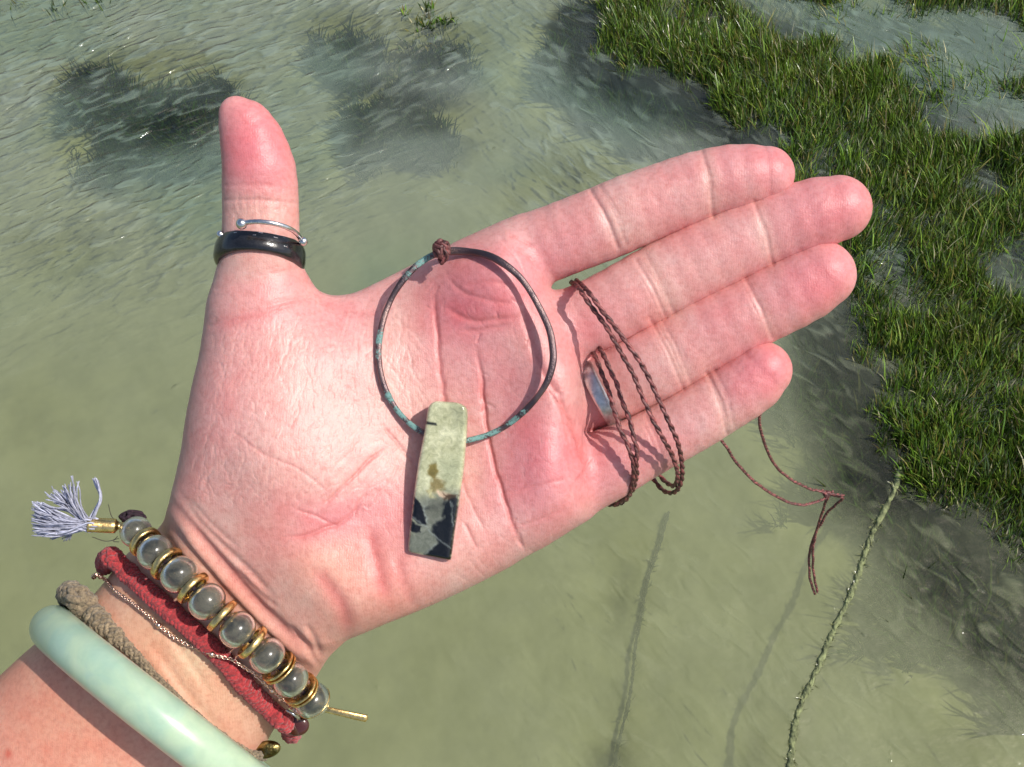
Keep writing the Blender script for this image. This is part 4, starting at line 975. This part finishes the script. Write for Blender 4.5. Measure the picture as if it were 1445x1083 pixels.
E1 = [(980, 585, -30), (1000, 603, -28), (1018, 621, -30), (1045, 660, -38), (1075, 688, -46), (1110, 708, -54), (1136, 712, -58), (1161, 705, -62), (1176, 694, -62)]
E2 = [(1072, 545, -28), (1075, 562, -26), (1073, 580, -28), (1073, 605, -34), (1083, 636, -41), (1100, 663, -48), (1131, 685, -56), (1161, 695, -61), (1191, 699, -62)]
E3 = [(1164, 698, -61), (1178, 700, -62.5), (1189, 703, -64), (1180, 712, -67), (1166, 727, -72), (1151, 753, -80), (1142, 783, -88), (1143, 816, -95), (1150, 839, -99)]
E4 = [(1160, 692, -62), (1170, 699, -63), (1165, 712, -66), (1157, 734, -74), (1149, 762, -82), (1147, 791, -89), (1150, 818, -95), (1153, 836, -98)]
for pts in (E1, E2, E3, E4): twisted('cord', [pl(*p) for p in pts], .42, M_CORD, NK, 2.4)
def knot(c, r, name, mat, parent, sd, turns=4, wr=.55, sq=(1, 1, .8)):
    rr = np.random.default_rng(sd); G = Geo()
    for q in range(turns):
        a = rr.normal(0, 1, 3); a /= np.linalg.norm(a); b = np.cross(a, rr.normal(0, 1, 3)); b /= np.linalg.norm(b); c2 = np.cross(a, b)
        th = np.linspace(0, 2*math.pi, 40); P = c+(np.outer(np.cos(th), a)+np.outer(np.sin(th), b)+np.outer(.35*np.sin(3*th), c2))*r*np.array(sq)*rr.uniform(.55, .9)
        G.tube(P, wr, 7, c=np.ones((40, 3))*rr.uniform(.7, 1.4, (40, 1)))
    G.ball(c, r*.55, 10, 8, c=(.6, .6, .6))
    return G.build(name, mat, parent)
knot(pl(623, 352, 1.6), 2.4, 'knot', M_CORD, NK, 3, 6, .5, (.85, 1.1, .9))
knot(pl(1167, 697, -62), 1.1, 'knot', M_CORD, NK, 4, 3, .4)
twisted('cord', [pl(620, 363, .4), pl(624, 371, 1.4), pl(630, 362, 2.8), pl(627, 348, 3.4), pl(618, 343, 2.9), pl(613, 351, 1.4)], .55, M_CORD, NK)

# --- braided and crocheted bands
def braid(name, pts, r, mat, parent=None, pitch=5.0, k=4, lump=.25, sd=1, taper=None):
    P = spline(pts, 400); Ltot = np.linalg.norm(np.diff(P, axis=0), axis=1).sum(); m = int(Ltot/.22); P = spline(pts, m); L = np.linspace(0, Ltot, m)
    T, A, B = frames_of(P); G = Geo(); rr = np.random.default_rng(sd)
    R = r*(1+lump*.4*np.interp(L, np.arange(0, Ltot+3, 1.5), rr.normal(0, .5, len(np.arange(0, Ltot+3, 1.5)))))
    if taper is not None: R = R*np.interp(L/Ltot, [t[0] for t in taper], [t[1] for t in taper])
    G.tube(P, R*.62, 12, c=np.ones((m, 3))*.55)
    for sgn in (1, -1):
        for q in range(k):
            a = sgn*2*math.pi*L/pitch+q*2*math.pi/k
            rad = R*(.72+.17*np.cos(a*k/1.0+(0 if sgn > 0 else math.pi)))
            O = (np.cos(a)[:, None]*A+np.sin(a)[:, None]*B)*rad[:, None]
            c = np.ones((m, 3))*np.interp(L, np.arange(0, Ltot+1, .8), rr.uniform(.75, 1.3, len(np.arange(0, Ltot+1, .8))))[:, None]
            G.tube(P+O+rr.normal(0, .03, (m, 3)), R*(.36 if k <= 4 else .27), 6, c=c)
    # stray fibres
    for _ in range(int(Ltot*.7)):
        i = rr.integers(0, m-1); d = rr.normal(0, 1, 3); d /= np.linalg.norm(d)
        p0 = P[i]+d*R[i]*.9; p1 = p0+d*rr.uniform(.3, 1.1)+T[i]*rr.normal(0, .6); G.tube([p0, (p0+p1)/2+rr.normal(0, .12, 3), p1], .045, 3)
    return G.build(name, mat, parent)
def band(pts, lift):      # x, y on the skin
    return [pl(x, y, skin_z(x, y)+lift if z is None else z) for x, y, z in pts]
N_ = None
def lay(pts, lift, n=60):
    """rest a path on the arm: points with z None sit lift mm above the skin, the rest are given"""
    S = []
    for x, y, z in pts: S.append((x, y, (skin_z(x, y)+lift) if z is None else z))
    S = np.array(S, float); 
    return [pl(*p) for p in S]
# beaded bracelet: frosted grey glass beads and brass discs
BB = empty('beaded_bracelet', w(310, 865, -4)); tag(BB, 'bracelet of smoky glass beads and brass discs with a lilac tassel, nearest the palm', 'bracelet')
def mat_glass():
    m, n, l, b = new_mat('smoky_glass'); v = coords(n, l); f = noise(n, l, v, 260, 3, .6, .6); f2 = noise(n, l, v, 1400, 3)
    l.new(mixc(n, l, (.10, .11, .10), (.30, .29, .22), ramp(n, l, f, .35, .65)), b.inputs['Base Color'])
    b.inputs['Transmission Weight'].default_value = .66; b.inputs['IOR'].default_value = 1.36; b.inputs['Roughness'].default_value = .2
    b.inputs['Coat Weight'].default_value = .25; b.inputs['Coat Roughness'].default_value = .15
    b.inputs['Subsurface Weight'].default_value = .0; b.inputs['Subsurface Radius'].default_value = (1, 1, .9); b.inputs['Subsurface Scale'].default_value = .003
    l.new(bump(n, l, f2, .00005), b.inputs['Normal'])
    return m
M_GLASS = mat_glass()
BEADS = [(192, 751, 22.5), (219, 780, 25.5), (253, 811, 27), (292, 849, 27), (335, 889, 26.5), (377, 925, 26), (410, 959, 25.5), (440, 988, 26)]
BZ = [-8, -4, -1.0, .6, .6, -1.2, -5.0, -10.5]
BC = np.array([pl(x, y, z+1.5) for (x, y, r), z in zip(BEADS, BZ)])
for i, (c, (x, y, r)) in enumerate(zip(BC, BEADS)):
    rr = r*(DIST-c[2])/FPX
    t = BC[min(i+1, len(BC)-1)]-BC[max(i-1, 0)]; t /= np.linalg.norm(t); a = np.cross(t, [0, 0, 1.0]); a /= np.linalg.norm(a); b = np.cross(a, t)
    G = Geo(); G.ball(np.zeros(3), rr, 36, 24, disp=lambda D: 1-.15*np.abs(D[:, 2])**4)
    V = G.V[0] @ np.array([a, b, t])+c; G.V[0] = V
    o = G.build('bead', M_GLASS, BB)
    if i == 7: o['label'] = 'end bead, darkest and half wrapped in brass wire'
# the cord inside shows through the beads
G = Geo(); G.tube(spline(np.vstack([BC[0]-(BC[1]-BC[0])*.6, BC, BC[-1]+[2, -3, -6]]), 80), .55, 8, c=(.8, .8, .8)); G.build('core_string', M_PURPLE, BB)
for i in range(len(BC)-1):
    a0, b0 = BC[i], BC[i+1]; c = (a0+b0)/2; t = b0-a0; t /= np.linalg.norm(t); a = np.cross(t, [0, 0, 1.0]); a /= np.linalg.norm(a); b = np.cross(a, t)
    thin_ = i >= 5
    for off, R, hw in (((0, 4.1, .8),) if not thin_ else ((-.6, 4.1, .32), (.5, 4.1, .32))):
        if i == 0: R = 3.7
        m = 44; th = np.linspace(0, 2*math.pi, m, endpoint=False); O = np.outer(np.cos(th), a)+np.outer(np.sin(th), b)
        wob_ = 1+.012*np.sin(3*th+i)+.01*np.sin(7*th+i*2)
        P = c+t*off+O*(R-.55)*wob_[:, None]; q = np.linspace(0, 2*math.pi, 14, endpoint=False)
        pr = np.stack([np.sign(np.cos(q))*np.abs(np.cos(q))**.6*.75, np.sign(np.sin(q))*np.abs(np.sin(q))**.7*hw], -1)
        G = Geo(); G.loop(P, pr, (O, np.tile(t, (m, 1))))
        V = c+t*off+O*.3
        G.build('spacer', M_GOLD, BB)
c = BC[-1]; t = BC[-1]-BC[-2]; t /= np.linalg.norm(t); a = np.cross(t, [0, 0, 1.0]); a /= np.linalg.norm(a); b = np.cross(a, t)
for off in (.9,):
    th = np.linspace(0, 2*math.pi, 40); G = Geo(); G.tube(c+t*off+(np.outer(np.cos(th), a)+np.outer(np.sin(th), b))*4.2, .2, 6); G.build('spacer', M_GOLD, BB)
# flat brass bar hanging out behind the last bead
P = np.array([pl(458, 1001, -15), pl(480, 1006, -15), pl(500, 1010.5, -15.5), pl(517, 1014, -16)])
G = Geo(); G.tube(spline(P, 14), np.linspace(.75, .95, 14), 10, flat=(1, .42)); G.build('bar_charm', M_GOLD, BB)
# lilac tassel with a brass cap, plum knot
TS = pl(176, 743, -7)
d = pl(127, 742, -5)-pl(176, 744, -7); d /= np.linalg.norm(d)
def lathe(name, base, dr, prof, mat, parent):
    a = np.cross(dr, [0, 0, 1.0]); a /= np.linalg.norm(a); b = np.cross(a, dr); G = Geo()
    P = np.array([base+dr*s for s, r in prof]); k = 28; th = np.linspace(0, 2*math.pi, k, endpoint=False)
    V = (P[:, None]+np.array([r for s, r in prof])[:, None, None]*(np.cos(th)[None, :, None]*a+np.sin(th)[None, :, None]*b)).reshape(-1, 3)
    m = len(prof); i, j = np.meshgrid(np.arange(m-1), np.arange(k), indexing='ij'); j2 = (j+1) % k
    G.add(V, np.stack([i*k+j, i*k+j2, (i+1)*k+j2, (i+1)*k+j], -1).reshape(-1, 4)); return G.build(name, mat, parent)
lathe('tassel_cap', TS, d, [(-.6, 0), (-.6, .8), (-.2, 1.0), (.5, 1.05), (.9, .8), (1.3, .75), (1.7, 1.2), (2.0, 1.65), (2.4, 1.75), (3.0, 1.72), (5.2, 1.72), (7.6, 1.74), (8.0, 1.8), (8.15, 1.7), (8.15, 1.45), (7.0, 1.4)], M_GOLD, BB)
G = Geo(); mouth = TS+d*7.8
for k in range(230):
    if k < 165: ex, ey = rng.uniform(44, 62), rng.uniform(706, 758); mid = (90+rng.normal(0, 4), 742+(ey-735)*.42+rng.normal(0, 2))
    elif k < 218: u = rng.uniform(0, 1); ex, ey = 62+u*52+rng.normal(0, 4), 705-30*u+rng.normal(0, 6); mid = (98+u*16+rng.normal(0, 3), 722-4*u+rng.normal(0, 3))
    else: ex, ey = 134+rng.normal(0, 2), 676+rng.normal(0, 3); mid = (141+rng.normal(0, 1.2), 706+rng.normal(0, 2))
    z = -5+rng.normal(0, 1.6)
    p0 = mouth+rng.normal(0, .55, 3); P = spline([p0-d*1.5, p0, pl(mid[0], mid[1], -5+rng.normal(0, 1.2)), pl((ex*1.6+mid[0])/2.6+rng.normal(0, 1.5), (ey*1.6+mid[1])/2.6+rng.normal(0, 1.5), z), pl(ex, ey, z)], 20)
    cc = rng.uniform(.6, 1.35); G.tube(P, np.linspace(.22, .14, 20), 5, c=np.array([cc, cc, cc*1.0]))
for k in range(26):
    ex, ey = rng.uniform(70, 100), rng.uniform(752, 765); p0 = mouth+rng.normal(0, .5, 3); P = spline([p0, pl(105, 750, -6.5), pl(ex, ey, -8)], 14); G.tube(P, .14, 5, c=(.55, .55, .6))
o = G.build('tassel_threads', M_THREAD, BB); tag(o, kind='stuff')
knot(pl(187, 730, -9), 2.1, 'knot', M_PURPLE, BB, 8, 7, .42, (1.6, .75, 1))
G = Geo()
for pts in (((170, 738), (158, 730), (153, 712)), ((168, 760), (150, 764), (130, 758)), ((166, 757), (160, 764), (168, 765))): G.tube(spline([pl(x, y, -8) for x, y in pts], 12), .08, 4)
G.build('loose_fibres', M_PURPLE, BB)

# red crocheted band
RB = empty('red_bracelet', w(280, 900, -6)); tag(RB, 'dark red crocheted yarn band lying below the glass beads', 'bracelet')
rp = [(148, 800, -24), (151, 789, -17), (160, 788, -12), (180, 808, None), (210, 836, None), (241, 863, None), (281, 898, None), (312, 928, None), (345, 966, None), (378, 999, None), (398, 1017, -13), (410, 1026, -19), (412, 1036, -27)]
pp = lay(rp, 1.5); braid('yarn_band', pp, 2.1, M_RED, RB, 4.6, 4, .3, 5)
# fine rose gold chain with small beads
CB_ = empty('chain_bracelet', w(250, 893, -5)); tag(CB_, 'thin rose gold chain crossing the red yarn band, amber disc at its end', 'bracelet')
cp = [(132, 816, -22), (135, 811, -15), (148, 818, None), (162, 834, None), (189, 853, None), (212, 872, None), (231, 889, None), (252, 904, None), (274, 914, None), (303, 925, None), (326, 931, None), (345, 942, None), (363, 955, None), (382, 973, None), (402, 990, None), (416, 1004, -9), (421, 1015, -14)]
cpl = lay(cp, 1.3); cpl = np.array(cpl)
for i, (x, y, z) in enumerate(cp):
    if 9 <= i <= 14: cpl[i] = pl(x, y, cpl[i][2]+ (3.4 if i < 14 else 3.2))
P = spline(cpl, 400); Lt = np.linalg.norm(np.diff(P, axis=0), axis=1).sum(); nl = int(Lt/.62); P = spline(cpl, nl); T, A, B = frames_of(P)
G = Geo()
for i in range(nl):
    u, vv = (A[i], B[i]) if i % 2 == 0 else (B[i], A[i]); s = rng.normal(0, .25); u = u*math.cos(s)+vv*math.sin(s)
    th = np.linspace(0, 2*math.pi, 9)[:-1]; C_ = P[i]+rng.normal(0, .05, 3)+np.outer(np.cos(th)*.52, T[i])+np.outer(np.sin(th)*.36, u)
    O = (C_-P[i]); O /= np.linalg.norm(O, axis=1)[:, None]; nn = np.cross(T[i], u); q = np.linspace(0, 2*math.pi, 5, endpoint=False)
    G.loop(C_, np.stack([np.cos(q)*.155, np.sin(q)*.155], -1), (O, np.tile(nn, (8, 1))))
o = G.build('chain_links', M_ROSE, CB_); tag(o, kind='stuff')
for f_ in (.035, .12, .42, .60, .80):
    i = int(f_*nl); G = Geo(); G.ball(P[i], .72, 12, 8); G.build('chain_bead', M_ROSE, CB_)
m, n, l, b = new_mat('amber_disc'); b.inputs['Base Color'].default_value = (.10, .022, .014, 1); b.inputs['Roughness'].default_value = .08; b.inputs['Transmission Weight'].default_value = .35; b.inputs['Coat Weight'].default_value = .6
G = Geo(); G.ball(np.zeros(3), 1, 24, 14); G.V[0] = G.V[0]*[3.0, 2.6, 1.1]+pl(419, 1024, -15); G.build('amber_disc', m, CB_)
G = Geo(); G.tube(spline([pl(404, 1002, -9), pl(414, 1008, -8.5), pl(422, 1014, -10)], 10), .35, 8); G.build('clasp', M_SILVER, CB_)
# hemp band, running under the jade bangle
HB = empty('hemp_bracelet', w(150, 885, -8)); tag(HB, 'frayed beige hemp braid half hidden under the edge of the green bangle', 'bracelet')
hp = [(96, 850, -26), (98, 838, -19), (106, 840, -13), (124, 860, None), (146, 882, None), (171, 906, None), (193, 927, None), (215, 950, None), (255, 992, None), (300, 1030, None), (340, 1058, None), (362, 1066, -17), (372, 1068, -24)]
braid('hemp_cord', lay(hp, 1.2), 2.1, M_HEMP, HB, 6.5, 4, .55, 9, taper=[(0, .9), (.12, 1.25), (.3, 1.1), (.42, .6), (.5, .45), (1, .45)])
G = Geo(); G.ball(np.zeros(3), 1, 22, 12); G.V[0] = G.V[0]*[3.6, 2.2, 1.3]; c_, s_ = math.cos(.2), math.sin(.2); G.V[0] = G.V[0]@np.array([[c_, s_, 0], [-s_, c_, 0], [0, 0, 1]])+pl(376, 1058, -20)
M_OLD = mat_simple('old_brass', (.34, .27, .10), .25, 1.0, .4, 500, 900, .0002)
G.build('clasp', M_OLD, HB)

# pale green jade bangle
def bangle():
    ctr = pl(238, 1012, -24); e0 = pl(66, 874, -22)-pl(420, 1150, -28); e0 /= np.linalg.norm(e0)
    nrm = np.cross(e0, np.array([0, 0, DIST])-ctr); nrm /= np.linalg.norm(nrm); up = np.cross(nrm, e0); up = up if up[2] > 0 else -up
    tilt = R_(1.5); nn = nrm*math.cos(tilt)+up*math.sin(tilt); uu = np.cross(e0, nn); uu = uu if uu[2] > 0 else -uu
    m = 260; th = np.linspace(0, 2*math.pi, m, endpoint=False); RR = 36.5
    O = np.outer(np.cos(th), e0)+np.outer(np.sin(th), uu); P = ctr+O*[RR, RR, RR]
    k = 40; ph = np.linspace(0, 2*math.pi, k, endpoint=False); rad = 5.25
    G = Geo(); G.loop(P, np.stack([np.cos(ph)*rad*.95, np.sin(ph)*rad], -1), (O, np.tile(nn, (m, 1))))
    mt, n, l, b = new_mat('jade'); v = coords(n, l); f = noise(n, l, v, 70, 4, .6, .8); f2 = noise(n, l, v, 160, 4, .6, .3)
    c = mixc(n, l, (.38, .53, .42), (.47, .585, .42), ramp(n, l, f, .35, .65)); c = mixc(n, l, c, mixc(n, l, (.90, .93, .92), (1.05, 1.05, 1.02), ramp(n, l, f2, .3, .7)), 1.0, 'MULTIPLY')
    l.new(c, b.inputs['Base Color']); b.inputs['Roughness'].default_value = .30; b.inputs['Subsurface Weight'].default_value = .8
    b.inputs['Subsurface Radius'].default_value = (.8, 1, .75); b.inputs['Subsurface Scale'].default_value = .006; b.inputs['Coat Weight'].default_value = .35; b.inputs['Coat Roughness'].default_value = .14
    l.new(bump(n, l, f2, .00008), b.inputs['Normal'])
    o = G.build('bangle', mt); tag(o, 'thick pale green jade bangle around the forearm, lowest of the wrist bands', 'bangle')
bangle()
